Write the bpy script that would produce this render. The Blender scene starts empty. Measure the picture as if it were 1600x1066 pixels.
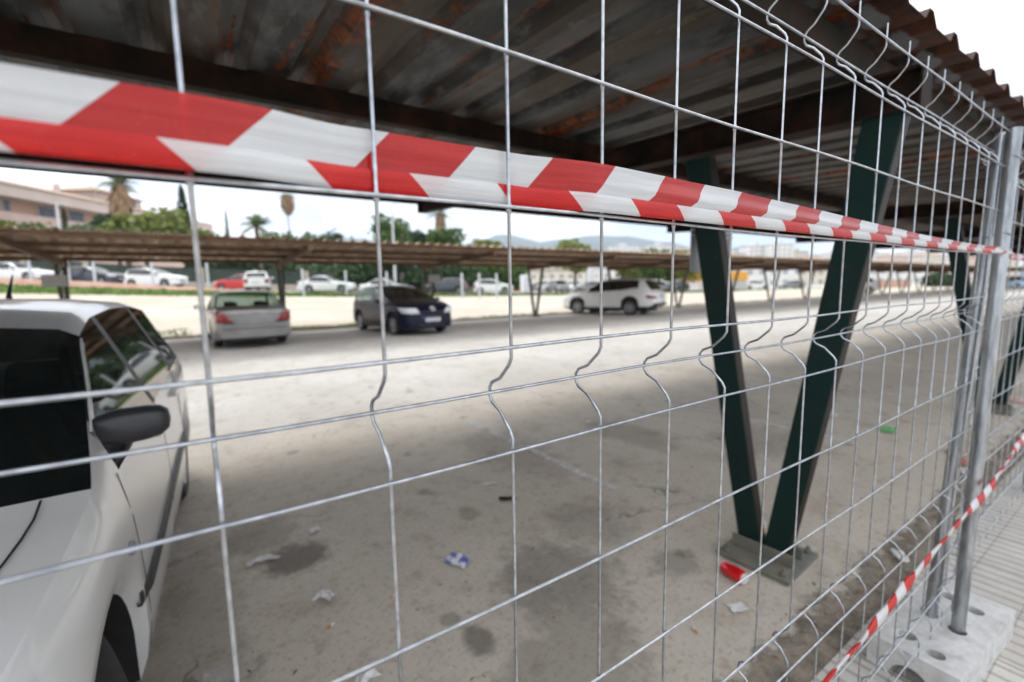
import bpy, bmesh, math, random
from mathutils import Vector, Matrix, noise
SC = bpy.context.scene
COL = SC.collection
R_ = math.radians
random.seed(7)

# ------------------------------------------------------------------ camera
EYE = 1.45
CAMR = Matrix(((0.824664, -0.565402, -0.015816),
               (-0.080245, -0.089271, -0.99277),
               (0.559902, 0.819971, -0.118989)))      # rows: image right, image down, forward
FPX = 727.0
cd = bpy.data.cameras.new('camera')
cam = bpy.data.objects.new('camera', cd); COL.objects.link(cam)
right, down, fwd = CAMR[0], CAMR[1], CAMR[2]
m = Matrix.Identity(4)
for i in range(3):
    m[i][0] = right[i]; m[i][1] = -down[i]; m[i][2] = -fwd[i]
m[2][3] = EYE
cam.matrix_world = m
cd.sensor_width = 36.0; cd.lens = 16.3576; cd.clip_start = 0.02; cd.clip_end = 20000
cd.dof.use_dof = True; cd.dof.focus_distance = 0.66; cd.dof.aperture_fstop = 2.75
SC.camera = cam

# ------------------------------------------------------------------ world: bright broken overcast
SUN_EL, SUN_AZ = 65, -18     # azimuth the light comes from, degrees clockwise from +Y
w = bpy.data.worlds.new('World'); SC.world = w; w.use_nodes = True
nt = w.node_tree; nt.nodes.clear()
out = nt.nodes.new('ShaderNodeOutputWorld'); bg = nt.nodes.new('ShaderNodeBackground')
sky = nt.nodes.new('ShaderNodeTexSky'); sky.sky_type = 'NISHITA'; sky.sun_disc = False
sky.sun_elevation = R_(SUN_EL); sky.sun_rotation = R_(SUN_AZ)
sky.air_density = 1.2; sky.dust_density = 2.5
tc = nt.nodes.new('ShaderNodeTexCoord'); mp = nt.nodes.new('ShaderNodeMapping')
mp.inputs['Scale'].default_value = (1.0, 1.0, 3.4); mp.inputs['Location'].default_value = (0.35, 0.1, 0.0)
nz = nt.nodes.new('ShaderNodeTexNoise'); nz.inputs['Scale'].default_value = 2.3; nz.inputs['Detail'].default_value = 7; nz.inputs['Roughness'].default_value = 0.55
rmp = nt.nodes.new('ShaderNodeValToRGB')
rmp.color_ramp.elements[0].position = 0.38; rmp.color_ramp.elements[0].color = (6.4, 7.1, 8.2, 1)
rmp.color_ramp.elements[1].position = 0.54; rmp.color_ramp.elements[1].color = (13.0, 12.9, 12.8, 1)
sep = nt.nodes.new('ShaderNodeSeparateXYZ')
grd = nt.nodes.new('ShaderNodeMapRange'); grd.inputs['From Min'].default_value = 0.12; grd.inputs['From Max'].default_value = 0.85
grd.inputs['To Min'].default_value = 1.0; grd.inputs['To Max'].default_value = 1.05
mul = nt.nodes.new('ShaderNodeVectorMath'); mul.operation = 'SCALE'
mix = nt.nodes.new('ShaderNodeMixRGB'); mix.inputs['Fac'].default_value = 0.93
L = nt.links.new
L(tc.outputs['Generated'], mp.inputs['Vector']); L(mp.outputs['Vector'], nz.inputs['Vector']); L(nz.outputs['Fac'], rmp.inputs['Fac'])
L(tc.outputs['Generated'], sep.inputs[0]); L(sep.outputs['Z'], grd.inputs['Value'])
L(rmp.outputs['Color'], mul.inputs[0]); L(grd.outputs['Result'], mul.inputs['Scale'])
L(sky.outputs['Color'], mix.inputs['Color1']); L(mul.outputs['Vector'], mix.inputs['Color2'])
L(mix.outputs['Color'], bg.inputs['Color']); bg.inputs['Strength'].default_value = 0.112
L(bg.outputs['Background'], out.inputs['Surface'])

sd = bpy.data.lights.new('sun', 'SUN'); sd.energy = 1.25; sd.angle = R_(20); sd.color = (1.0, 0.975, 0.94)
sun = bpy.data.objects.new('sun', sd); COL.objects.link(sun)
az, el = R_(SUN_AZ), R_(SUN_EL)
sdir = Vector((math.sin(az)*math.cos(el), math.cos(az)*math.cos(el), math.sin(el)))
sun.rotation_euler = sdir.to_track_quat('Z', 'Y').to_euler()
SC.view_settings.view_transform = 'Standard'; SC.view_settings.look = 'None'
SC.view_settings.exposure = 0.88; SC.view_settings.gamma = 1.0

# ------------------------------------------------------------------ helpers
def at(px, py, depth):
    """a point seen at a place of the photograph, at a given distance along the view"""
    c = Vector(((px-800)/FPX, (py-533)/FPX, 1.0))
    return (right*c.x + down*c.y + fwd*c.z)*depth + Vector((0, 0, EYE))

def smooth(a, b, x):
    t = max(0.0, min(1.0, (x-a)/(b-a))); return t*t*(3-2*t)

def ground_z(X, Y):
    """the lot is level; beyond the far carport the land climbs, more to the left"""
    if Y <= 17.6: return 0.0
    hf = 1.35*math.exp(-(X+5)/28.0) if X > -30 else 3.3
    if Y < 38: r = (Y-17.6)/20.4
    else: r = 1.0 + 0.4*min(1.0, (Y-38)/4.5)
    return hf*r

def tag(o, label=None, cat=None, group=None, kind=None):
    if label: o['label'] = label
    if cat: o['category'] = cat
    if group: o['group'] = group
    if kind: o['kind'] = kind
    return o

def thing(name, label, cat, loc=(0, 0, 0), rz=0.0, group=None):
    o = bpy.data.objects.new(name, None); COL.objects.link(o)
    o.empty_display_size = 0.2; o.location = loc; o.rotation_euler = (0, 0, rz)
    return tag(o, label, cat, group)

class MB:
    def __init__(s): s.v = []; s.f = []; s.uv = None
    def add(s, vs, fs):
        n = len(s.v); s.v += [tuple(x) for x in vs]; s.f += [tuple(i+n for i in f) for f in fs]; return s
    def box(s, a, b, M=None):
        x0, y0, z0 = a; x1, y1, z1 = b
        vs = [Vector(p) for p in ((x0,y0,z0),(x1,y0,z0),(x1,y1,z0),(x0,y1,z0),(x0,y0,z1),(x1,y0,z1),(x1,y1,z1),(x0,y1,z1))]
        if M: vs = [M @ q for q in vs]
        return s.add(vs, [(0,3,2,1),(4,5,6,7),(0,1,5,4),(1,2,6,5),(2,3,7,6),(3,0,4,7)])
    def tube(s, pts, r, n=8, caps=True):
        pts = [Vector(p) for p in pts]; rs = r if isinstance(r, (list, tuple)) else [r]*len(pts)
        base = len(s.v); prev = None
        for i, p in enumerate(pts):
            t = (pts[min(i+1, len(pts)-1)] - pts[max(i-1, 0)]).normalized()
            if prev is None:
                u = t.cross(Vector((0, 0, 1)))
                if u.length < 1e-3: u = t.cross(Vector((0, 1, 0)))
                u.normalize()
            else:
                u = (prev - t*prev.dot(t)).normalized()
            prev = u; v = t.cross(u)
            for k in range(n):
                a = 2*math.pi*k/n
                s.v.append(tuple(p + (u*math.cos(a) + v*math.sin(a))*rs[i]))
        for i in range(len(pts)-1):
            for k in range(n):
                a = base+i*n+k; b = base+i*n+(k+1) % n
                s.f.append((a, b, b+n, a+n))
        if caps:
            s.f.append(tuple(base+k for k in range(n))[::-1]); e = base+(len(pts)-1)*n
            s.f.append(tuple(e+k for k in range(n)))
        return s
    def bar(s, a, b, wa, wb, ta, tb, side):
        """beam from a to b, width w along 'side', thickness t across"""
        a, b, side = Vector(a), Vector(b), Vector(side).normalized()
        d = (b-a).normalized(); o = d.cross(side).normalized()
        vs = []
        for p, ww, tt in ((a, wa, ta), (b, wb, tb)):
            for sx, sy in ((-1,-1),(1,-1),(1,1),(-1,1)): vs.append(p + side*ww/2*sx + o*tt/2*sy)
        return s.add(vs, [(3,2,1,0),(4,5,6,7),(0,1,5,4),(1,2,6,5),(2,3,7,6),(3,0,4,7)])
    def build(s, name, mat, parent=None, smoothed=False, bevel=0, uvs=None):
        me = bpy.data.meshes.new(name); me.from_pydata(s.v, [], s.f)
        if uvs:
            ul = me.uv_layers.new(name='UVMap')
            for lp in me.loops: ul.data[lp.index].uv = uvs[lp.vertex_index]
        bm = bmesh.new(); bm.from_mesh(me); 
        if not uvs: bmesh.ops.recalc_face_normals(bm, faces=bm.faces)
        bm.to_mesh(me); bm.free()
        me.materials.append(mat)
        if smoothed:
            me.shade_smooth(); 
            try: me.set_sharp_from_angle(angle=R_(40))
            except Exception: pass
        o = bpy.data.objects.new(name, me); COL.objects.link(o)
        if parent: o.parent = parent
        if bevel:
            md = o.modifiers.new('bevel', 'BEVEL'); md.width = bevel; md.segments = 2; md.limit_method = 'ANGLE'
        return o

def children(o): return [c for c in COL.objects if c.parent is o]
def copy_tree(o, parent=None):
    c = o.copy(); COL.objects.link(c); c.parent = parent
    for ch in children(o): copy_tree(ch, c)
    return c

# ------------------------------------------------------------------ materials
def newmat(name):
    mt = bpy.data.materials.new(name); mt.use_nodes = True
    return mt, mt.node_tree, mt.node_tree.nodes['Principled BSDF']
def setc(sock, c): sock.default_value = (c[0], c[1], c[2], 1)

def pm(name, c1, c2=None, scale=4.0, rough=0.6, metal=0.0, bump=0.0, lo=0.35, hi=0.65, stretch=(1, 1, 1), detail=6, coat=0.0, spec=None, trans=None):
    mt, t, p = newmat(name)
    p.inputs['Roughness'].default_value = rough; p.inputs['Metallic'].default_value = metal
    if coat: p.inputs['Coat Weight'].default_value = coat; p.inputs['Coat Roughness'].default_value = 0.04
    if spec is not None: p.inputs['Specular IOR Level'].default_value = spec
    if c2 is None: c2 = tuple(x*0.86 for x in c1)
    tcn = t.nodes.new('ShaderNodeTexCoord'); mpn = t.nodes.new('ShaderNodeMapping'); mpn.inputs['Scale'].default_value = stretch
    n = t.nodes.new('ShaderNodeTexNoise'); n.inputs['Scale'].default_value = scale; n.inputs['Detail'].default_value = detail; n.inputs['Roughness'].default_value = 0.62
    r = t.nodes.new('ShaderNodeValToRGB'); r.color_ramp.elements[0].position = lo; r.color_ramp.elements[1].position = hi
    setc_ = r.color_ramp.elements; setc_[0].color = (*c1, 1); setc_[1].color = (*c2, 1)
    t.links.new(tcn.outputs['Object'], mpn.inputs[0]); t.links.new(mpn.outputs[0], n.inputs['Vector'])
    t.links.new(n.outputs['Fac'], r.inputs['Fac']); t.links.new(r.outputs['Color'], p.inputs['Base Color'])
    if bump:
        b = t.nodes.new('ShaderNodeBump'); b.inputs['Strength'].default_value = bump; b.inputs['Distance'].default_value = 0.01
        t.links.new(n.outputs['Fac'], b.inputs['Height']); t.links.new(b.outputs['Normal'], p.inputs['Normal'])
    if trans:
        tr = t.nodes.new('ShaderNodeBsdfTranslucent'); mx = t.nodes.new('ShaderNodeMixShader'); mx.inputs[0].default_value = trans
        o = t.nodes['Material Output']
        t.links.new(r.outputs['Color'], tr.inputs['Color'])
        t.links.new(p.outputs[0], mx.inputs[1]); t.links.new(tr.outputs[0], mx.inputs[2]); t.links.new(mx.outputs[0], o.inputs['Surface'])
    return mt

class NG:
    """small helper for node maths"""
    def __init__(s, t): s.t = t; s.L = t.links.new
    def val(s, x, sock):
        if isinstance(x, (int, float)): sock.default_value = x
        else: s.L(x, sock)
    def m(s, op, a, b=0.0, c=None):
        n = s.t.nodes.new('ShaderNodeMath'); n.operation = op
        s.val(a, n.inputs[0]); s.val(b, n.inputs[1])
        if c is not None: s.val(c, n.inputs[2])
        return n.outputs[0]
    def mr(s, x, a, b, c=0.0, d=1.0):
        n = s.t.nodes.new('ShaderNodeMapRange'); s.L(x, n.inputs['Value'])
        n.inputs['From Min'].default_value = a; n.inputs['From Max'].default_value = b
        n.inputs['To Min'].default_value = c; n.inputs['To Max'].default_value = d
        n.interpolation_type = 'SMOOTHSTEP'; return n.outputs[0]
    def noise(s, vec, sc, det=5, ro=0.6):
        n = s.t.nodes.new('ShaderNodeTexNoise'); n.inputs['Scale'].default_value = sc
        n.inputs['Detail'].default_value = det; n.inputs['Roughness'].default_value = ro
        if vec is not None: s.L(vec, n.inputs['Vector'])
        return n.outputs['Fac']
    def map(s, vec, sc):
        n = s.t.nodes.new('ShaderNodeMapping'); n.inputs['Scale'].default_value = sc; s.L(vec, n.inputs[0]); return n.outputs[0]
    def mix(s, f, a, b):
        n = s.t.nodes.new('ShaderNodeMixRGB'); s.val(f, n.inputs[0])
        for x, k in ((a, 1), (b, 2)):
            if isinstance(x, tuple): n.inputs[k].default_value = (*x, 1)
            else: s.L(x, n.inputs[k])
        return n.outputs[0]
    def coord(s, k='Object'):
        return s.t.nodes.new('ShaderNodeTexCoord').outputs[k]
    def xyz(s, v):
        n = s.t.nodes.new('ShaderNodeSeparateXYZ'); s.L(v, n.inputs[0]); return n.outputs
    def bump(s, h, st, dist=0.01):
        b = s.t.nodes.new('ShaderNodeBump'); b.inputs['Strength'].default_value = st; b.inputs['Distance'].default_value = dist
        s.L(h, b.inputs['Height']); return b.outputs[0]

def asphalt_mat():
    mt, t, p = newmat('asphalt'); g = NG(t); o = g.coord(); x = g.xyz(o)
    big = g.noise(o, 0.55, 4); med = g.noise(o, 2.6, 6, .65); fine = g.noise(o, 38, 4, .7); grit = g.noise(o, 160, 2, .8)
    c = g.mix(g.mr(big, .35, .65), (0.385, 0.36, 0.325), (0.455, 0.43, 0.395))
    c = g.mix(g.m('MULTIPLY', g.mr(med, .50, .70), .42), c, (0.21, 0.172, 0.132))
    c = g.mix(g.m('MULTIPLY', g.mr(fine, .50, .72), .5), c, (0.12, 0.10, 0.082))
    c = g.mix(g.m('MULTIPLY', g.mr(grit, .5, .75), .6), c, (0.52, 0.50, 0.46))
    m2 = g.noise(o, 7.5, 7, .72); c = g.mix(g.m('MULTIPLY', g.mr(m2, .52, .66), .38), c, (0.19, 0.162, 0.13))
    c = g.mix(g.m('MULTIPLY', g.mr(g.noise(o, 75, 3, .8), .56, .70), .55), c, (0.60, 0.58, 0.54))
    v2 = t.nodes.new('ShaderNodeTexVoronoi'); v2.inputs['Scale'].default_value = 9.0; t.links.new(o, v2.inputs['Vector'])
    c = g.mix(g.m('MULTIPLY', g.m('MULTIPLY', g.mr(v2.outputs['Distance'], .05, .13, 1, 0), g.mr(g.noise(o, 1.7, 3), .48, .55)), .5), c, (0.10, 0.085, 0.07))
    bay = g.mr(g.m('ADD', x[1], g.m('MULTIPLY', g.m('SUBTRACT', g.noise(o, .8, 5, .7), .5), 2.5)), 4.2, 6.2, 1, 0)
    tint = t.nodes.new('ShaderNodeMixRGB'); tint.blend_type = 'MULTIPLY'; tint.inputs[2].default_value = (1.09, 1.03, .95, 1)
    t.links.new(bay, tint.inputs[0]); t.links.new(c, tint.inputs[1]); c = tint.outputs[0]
    ve = t.nodes.new('ShaderNodeTexVoronoi'); ve.feature = 'DISTANCE_TO_EDGE'; ve.inputs['Scale'].default_value = .85
    wv = t.nodes.new('ShaderNodeVectorMath'); wv.operation = 'ADD'; nv_ = t.nodes.new('ShaderNodeTexNoise'); nv_.inputs['Scale'].default_value = 5; nv_.inputs['Detail'].default_value = 6
    sc_ = t.nodes.new('ShaderNodeVectorMath'); sc_.operation = 'SCALE'; sc_.inputs['Scale'].default_value = .35
    t.links.new(o, nv_.inputs['Vector']); t.links.new(nv_.outputs['Color'], sc_.inputs[0]); t.links.new(o, wv.inputs[0]); t.links.new(sc_.outputs[0], wv.inputs[1]); t.links.new(wv.outputs[0], ve.inputs['Vector'])
    crk = g.m('MULTIPLY', g.mr(ve.outputs['Distance'], .003, .009, 1, 0), g.mr(g.noise(o, .9, 3), .50, .60))
    c = g.mix(g.m('MULTIPLY', crk, .6), c, (.09, .08, .07))
    # oil stains with a shape of their own
    st = None
    for (sx, sy, rx, ry, k) in ((.36, 2.62, .20, .17, .75), (.86, 1.54, .07, .10, .7), (1.97, 1.40, .13, .14, .42), (1.40, 1.66, .36, .38, .50), (1.05, 1.25, .30, .22, .40), (1.9, 1.95, .25, .3, .30), (2.2, 3.3, .35, .7, .3), (.2, 3.0, .25, .25, .35), (.82, 1.72, .05, .05, .45), (1.35, 2.5, .08, .1, .35), (3.4, 3.0, .3, .6, .35), (1.2, 1.25, .25, .3, .4), (4.2, 2.1, .5, .5, .3), (-.1, 2.2, .2, 1.2, .3)):
        dx = g.m('DIVIDE', g.m('SUBTRACT', x[0], sx), rx); dy = g.m('DIVIDE', g.m('SUBTRACT', x[1], sy), ry)
        d = g.m('SQRT', g.m('ADD', g.m('MULTIPLY', dx, dx), g.m('MULTIPLY', dy, dy)))
        d = g.m('ADD', d, g.m('MULTIPLY', g.m('SUBTRACT', g.noise(o, 9, 5, .7), .5), 1.5))
        e = g.mr(d, .55, 1.15, k, 0.0)
        st = e if st is None else g.m('MAXIMUM', st, e)
    c = g.mix(st, c, (0.085, 0.075, 0.062))
    # scattered dark spots
    vo = t.nodes.new('ShaderNodeTexVoronoi'); vo.inputs['Scale'].default_value = 2.1; t.links.new(o, vo.inputs['Vector'])
    sp = g.m('ADD', vo.outputs['Distance'], g.m('MULTIPLY', g.m('SUBTRACT', g.noise(o, 14, 4), .5), .35))
    c = g.mix(g.m('MULTIPLY', g.mr(sp, .06, .16, 1, 0), .5), c, (0.12, 0.105, 0.09))
    t.links.new(c, p.inputs['Base Color']); p.inputs['Roughness'].default_value = 0.88
    h = g.m('ADD', fine, g.m('MULTIPLY', grit, .6))
    t.links.new(g.bump(h, .55, .006), p.inputs['Normal'])
    return mt

def dirt_mat():
    mt, t, p = newmat('pale_dirt'); g = NG(t); o = g.coord()
    c = g.mix(g.mr(g.noise(o, .25, 5), .38, .62), (0.42, 0.36, 0.285), (0.48, 0.43, 0.36))
    c = g.mix(g.m('MULTIPLY', g.mr(g.noise(o, 3, 6, .7), .5, .7), .4), c, (0.37, 0.305, 0.235))
    t.links.new(c, p.inputs['Base Color']); p.inputs['Roughness'].default_value = 0.95
    return mt

def paving_mat():
    mt, t, p = newmat('ribbed_paving'); g = NG(t); o = g.coord(); x = g.xyz(o)
    rib = g.m('SINE', g.m('MULTIPLY', x[0], 2*math.pi/0.068))
    jx = g.m('ABSOLUTE', g.m('SUBTRACT', g.m('FRACT', g.m('DIVIDE', x[0], .40)), .5))
    jy = g.m('ABSOLUTE', g.m('SUBTRACT', g.m('FRACT', g.m('DIVIDE', g.m('ADD', x[1], .1), .20)), .5))
    joint = g.m('MAXIMUM', g.mr(jx, .485, .497), g.m('MULTIPLY', g.mr(jy, .48, .494), .45))
    c = g.mix(g.mr(g.noise(o, 3, 5), .35, .65), (0.42, 0.39, 0.35), (0.52, 0.49, 0.45))
    c = g.mix(g.m('MULTIPLY', g.mr(rib, -1, -.45, 1, 0), .62), c, (0.20, 0.18, 0.16))
    c = g.mix(g.m('MULTIPLY', joint, .7), c, (0.15, 0.135, 0.12))
    c = g.mix(g.m('MULTIPLY', g.mr(g.noise(o, 60, 4, .7), .5, .75), .35), c, (0.22, 0.2, 0.175))
    t.links.new(c, p.inputs['Base Color']); p.inputs['Roughness'].default_value = 0.9
    h = g.m('SUBTRACT', g.m('MULTIPLY', rib, .5), g.m('MULTIPLY', joint, 1.5))
    t.links.new(g.bump(h, .8, .004), p.inputs['Normal'])
    return mt

def paint_line_mat():
    mt, t, p = newmat('worn_line_paint'); g = NG(t); o = g.coord()
    p.inputs['Roughness'].default_value = .85; p.inputs['Base Color'].default_value = (.66, .65, .62, 1)
    tr = t.nodes.new('ShaderNodeBsdfTransparent'); mx = t.nodes.new('ShaderNodeMixShader')
    f = g.mr(g.m('ADD', g.noise(o, 6, 6, .75), g.m('MULTIPLY', g.noise(o, 1.1, 2), .5)), .50, .80)
    t.links.new(g.m('MULTIPLY', f, .62), mx.inputs[0]); t.links.new(tr.outputs[0], mx.inputs[1]); t.links.new(p.outputs[0], mx.inputs[2])
    t.links.new(mx.outputs[0], t.nodes['Material Output'].inputs['Surface'])
    return mt

def sheet_mat():
    """galvanised corrugated sheet, rust along the ribs and at the laps"""
    mt, t, p = newmat('rusty_galvanised_sheet'); g = NG(t); o = g.coord(); x = g.xyz(o)
    n1 = g.noise(g.map(o, (1, .35, 1)), 3.5, 6, .65)
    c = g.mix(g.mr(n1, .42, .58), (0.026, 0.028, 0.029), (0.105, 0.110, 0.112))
    c = g.mix(g.m('MULTIPLY', g.mr(g.noise(g.map(o, (2.6, .12, 1)), 3.1, 4), .42, .60), .75), c, (0.075, 0.05, 0.030))
    c = g.mix(g.m('MULTIPLY', g.mr(g.noise(g.map(o, (1.6, .5, 1)), 9, 6, .75), .54, .64), .55), c, (0.15, 0.15, 0.145))
    wob = g.m('MULTIPLY', g.m('SUBTRACT', g.noise(g.map(o, (.5, 1.3, 1)), 2.2, 6, .7), .5), .16)
    rust = g.mr(g.noise(g.map(o, (5.2, .55, 1)), 1.9, 7, .62), .585, .635)
    for xc, wd, y0, y1 in ((.60, .05, 0, 3.0), (2.02, .055, 0, 2.6), (1.42, .018, 0, 2.2), (1.12, .014, 0, 2.2), (3.5, .05, .8, 4), (-.85, .04, 0, 3), (5.1, .04, 0, 5), (6.7, .05, 0, 5), (8.3, .04, 0, 5), (10, .05, 0, 5), (12.2, .05, 0, 5)):
        d = g.m('ABSOLUTE', g.m('ADD', g.m('SUBTRACT', x[0], xc), wob))
        e = g.mr(d, wd*.6, wd*1.25, 1, 0)
        e = g.m('MULTIPLY', e, g.mr(g.noise(g.map(o, (1, 1, 1)), 2.6+xc*.07, 5, .6), .40, .50))
        rust = g.m('MAXIMUM', rust, e)
    rc = g.mix(g.mr(g.noise(o, 16, 6, .7), .38, .62), (0.030, 0.009, 0.004), (0.24, 0.062, 0.014))
    c = g.mix(rust, c, rc)
    # the overhang in front of the first purlin: all rust but a bare grey patch on each rib
    ov = g.mr(x[1], .80, .83, 1, 0)
    fx = g.m('SUBTRACT', g.m('FRACT', g.m('DIVIDE', g.m('ADD', x[0], .10), .30)), .5)
    ex = g.m('DIVIDE', fx, .28); ey = g.m('DIVIDE', g.m('SUBTRACT', x[1], .755), .045)
    d2 = g.m('ADD', g.m('MULTIPLY', ex, ex), g.m('MULTIPLY', ey, ey))
    d2 = g.m('ADD', d2, g.m('MULTIPLY', g.m('SUBTRACT', g.noise(o, 22, 4, .7), .5), 1.2))
    bare = g.mr(d2, .75, 1.15, 1, 0)
    oc = g.mix(g.mr(g.noise(o, 12, 6), .35, .65), (0.024, 0.010, 0.007), (0.075, 0.027, 0.016))
    oc = g.mix(bare, oc, (0.14, 0.145, 0.15))
    c = g.mix(ov, c, oc)
    t.links.new(c, p.inputs['Base Color']); p.inputs['Roughness'].default_value = 0.55
    p.inputs['Specular IOR Level'].default_value = .22
    t.links.new(g.bump(g.noise(o, 18, 5, .7), .3, .006), p.inputs['Normal'])
    return mt

def tape_mat():
    mt, t, p = newmat('barrier_tape_film'); g = NG(t); uv = g.coord('UV'); x = g.xyz(uv); o = g.coord()
    f = g.m('FRACT', g.m('DIVIDE', g.m('ADD', x[0], g.m('MULTIPLY', x[1], .95)), .1835))
    red = g.m('LESS_THAN', f, .485)
    wr = g.noise(g.map(uv, (5, 120, 1)), 1.2, 5, .6)
    specks = g.mr(g.noise(o, 700, 1), .73, .78)
    rc = g.mix(g.mr(wr, .3, .7), (0.60, 0.012, 0.012), (0.72, 0.028, 0.022))
    rc = g.mix(g.m('MULTIPLY', specks, .5), rc, (.8, .5, .45))
    wc = g.mix(g.mr(wr, .3, .7), (0.66, 0.67, 0.68), (0.78, 0.79, 0.79))
    c = g.mix(red, wc, rc)
    t.links.new(c, p.inputs['Base Color']); p.inputs['Roughness'].default_value = 0.2; p.inputs['Coat Weight'].default_value = .5; p.inputs['Coat Roughness'].default_value = .12
    t.links.new(g.bump(wr, .6, .0022), p.inputs['Normal'])
    tr = t.nodes.new('ShaderNodeBsdfTranslucent'); mx = t.nodes.new('ShaderNodeMixShader'); mx.inputs[0].default_value = .36
    t.links.new(c, tr.inputs['Color']); t.links.new(p.outputs[0], mx.inputs[1]); t.links.new(tr.outputs[0], mx.inputs[2])
    tp = t.nodes.new('ShaderNodeBsdfTransparent'); m3 = t.nodes.new('ShaderNodeMixShader')
    t.links.new(g.mix(red, (.95, .96, .97), (1.0, .10, .08)), tp.inputs['Color'])
    t.links.new(g.m('ADD', .10, g.m('MULTIPLY', red, .20)), m3.inputs[0]); t.links.new(mx.outputs[0], m3.inputs[1]); t.links.new(tp.outputs[0], m3.inputs[2])
    t.links.new(m3.outputs[0], t.nodes['Material Output'].inputs['Surface'])
    return mt

def glass_mat(name, tint, through):
    mt, t, p = newmat(name); g = NG(t)
    p.inputs['Base Color'].default_value = (.012, .016, .016, 1); p.inputs['Roughness'].default_value = .03
    tr = t.nodes.new('ShaderNodeBsdfTransparent'); tr.inputs['Color'].default_value = (*tint, 1)
    lw = t.nodes.new('ShaderNodeLayerWeight'); lw.inputs['Blend'].default_value = .5; fr_ = g.m('ADD', .045, g.m('MULTIPLY', g.m('POWER', lw.outputs['Facing'], 5.0), .34))
    gl = t.nodes.new('ShaderNodeBsdfGlossy'); gl.inputs['Roughness'].default_value = .02
    mx = t.nodes.new('ShaderNodeMixShader'); mx.inputs[0].default_value = 1-through
    m2 = t.nodes.new('ShaderNodeMixShader')
    t.links.new(tr.outputs[0], mx.inputs[1]); t.links.new(p.outputs[0], mx.inputs[2])
    t.links.new(fr_, m2.inputs[0]); t.links.new(mx.outputs[0], m2.inputs[1]); t.links.new(gl.outputs[0], m2.inputs[2])
    t.links.new(m2.outputs[0], t.nodes['Material Output'].inputs['Surface'])
    return mt

def facade_mat(name, wall, win, sx, sz, fx=.5, fz=.5, rough=.8):
    mt, t, p = newmat(name); g = NG(t); o = g.coord(); x = g.xyz(o)
    ux = g.m('ABSOLUTE', g.m('SUBTRACT', g.m('FRACT', g.m('DIVIDE', g.m('ADD', x[0], x[1]), sx)), .5))
    uz = g.m('ABSOLUTE', g.m('SUBTRACT', g.m('FRACT', g.m('DIVIDE', x[2], sz)), .5))
    wn = g.m('MULTIPLY', g.m('LESS_THAN', ux, fx/2), g.m('LESS_THAN', uz, fz/2))
    c = g.mix(g.mr(g.noise(o, .3, 4), .35, .65), wall, tuple(v*.88 for v in wall))
    c = g.mix(wn, c, win)
    t.links.new(c, p.inputs['Base Color']); p.inputs['Roughness'].default_value = rough
    return mt

def gutter_mat():
    mt, t, p = newmat('dirty_gutter'); g = NG(t); o = g.coord(); x = g.xyz(o)
    c = g.mix(g.mr(g.noise(o, 7, 6, .7), .35, .65), (.29, .245, .195), (.11, .09, .07)); c = g.mix(g.mr(g.noise(o, 90, 3, .8), .5, .7), c, (.33, .28, .22))
    t.links.new(c, p.inputs['Base Color']); p.inputs['Roughness'].default_value = .95
    t.links.new(g.bump(g.noise(o, 40, 5, .8), .6, .01), p.inputs['Normal'])
    d = g.m('DIVIDE', g.m('ABSOLUTE', g.m('SUBTRACT', x[1], .70)), .19)
    a = g.mr(g.m('ADD', d, g.m('MULTIPLY', g.m('SUBTRACT', g.noise(o, 6, 6, .75), .5), 2.2)), .45, .85, .9, 0)
    tr = t.nodes.new('ShaderNodeBsdfTransparent'); mx = t.nodes.new('ShaderNodeMixShader'); t.links.new(a, mx.inputs[0]); t.links.new(tr.outputs[0], mx.inputs[1]); t.links.new(p.outputs[0], mx.inputs[2])
    t.links.new(mx.outputs[0], t.nodes['Material Output'].inputs['Surface']); return mt

def leg_mat():
    mt, t, p = newmat('dark_green_paint'); g = NG(t); o = g.coord()
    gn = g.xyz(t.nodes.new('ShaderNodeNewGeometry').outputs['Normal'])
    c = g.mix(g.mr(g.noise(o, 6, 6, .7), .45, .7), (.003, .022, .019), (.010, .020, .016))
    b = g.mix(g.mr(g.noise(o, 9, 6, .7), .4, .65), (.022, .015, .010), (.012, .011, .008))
    c = g.mix(g.mr(gn[1], -.55, -.75), c, b)  # faces turned to -Y: brown reflection of the ground painted into the colour
    c = g.mix(g.m('MULTIPLY', g.mr(g.noise(o, 21, 6, .7), .64, .70), .8), c, (.09, .03, .015))
    t.links.new(c, p.inputs['Base Color']); p.inputs['Roughness'].default_value = .5; p.inputs['Specular IOR Level'].default_value = .25
    t.links.new(g.bump(g.noise(o, 12, 5), .15, .004), p.inputs['Normal'])
    return mt

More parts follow.
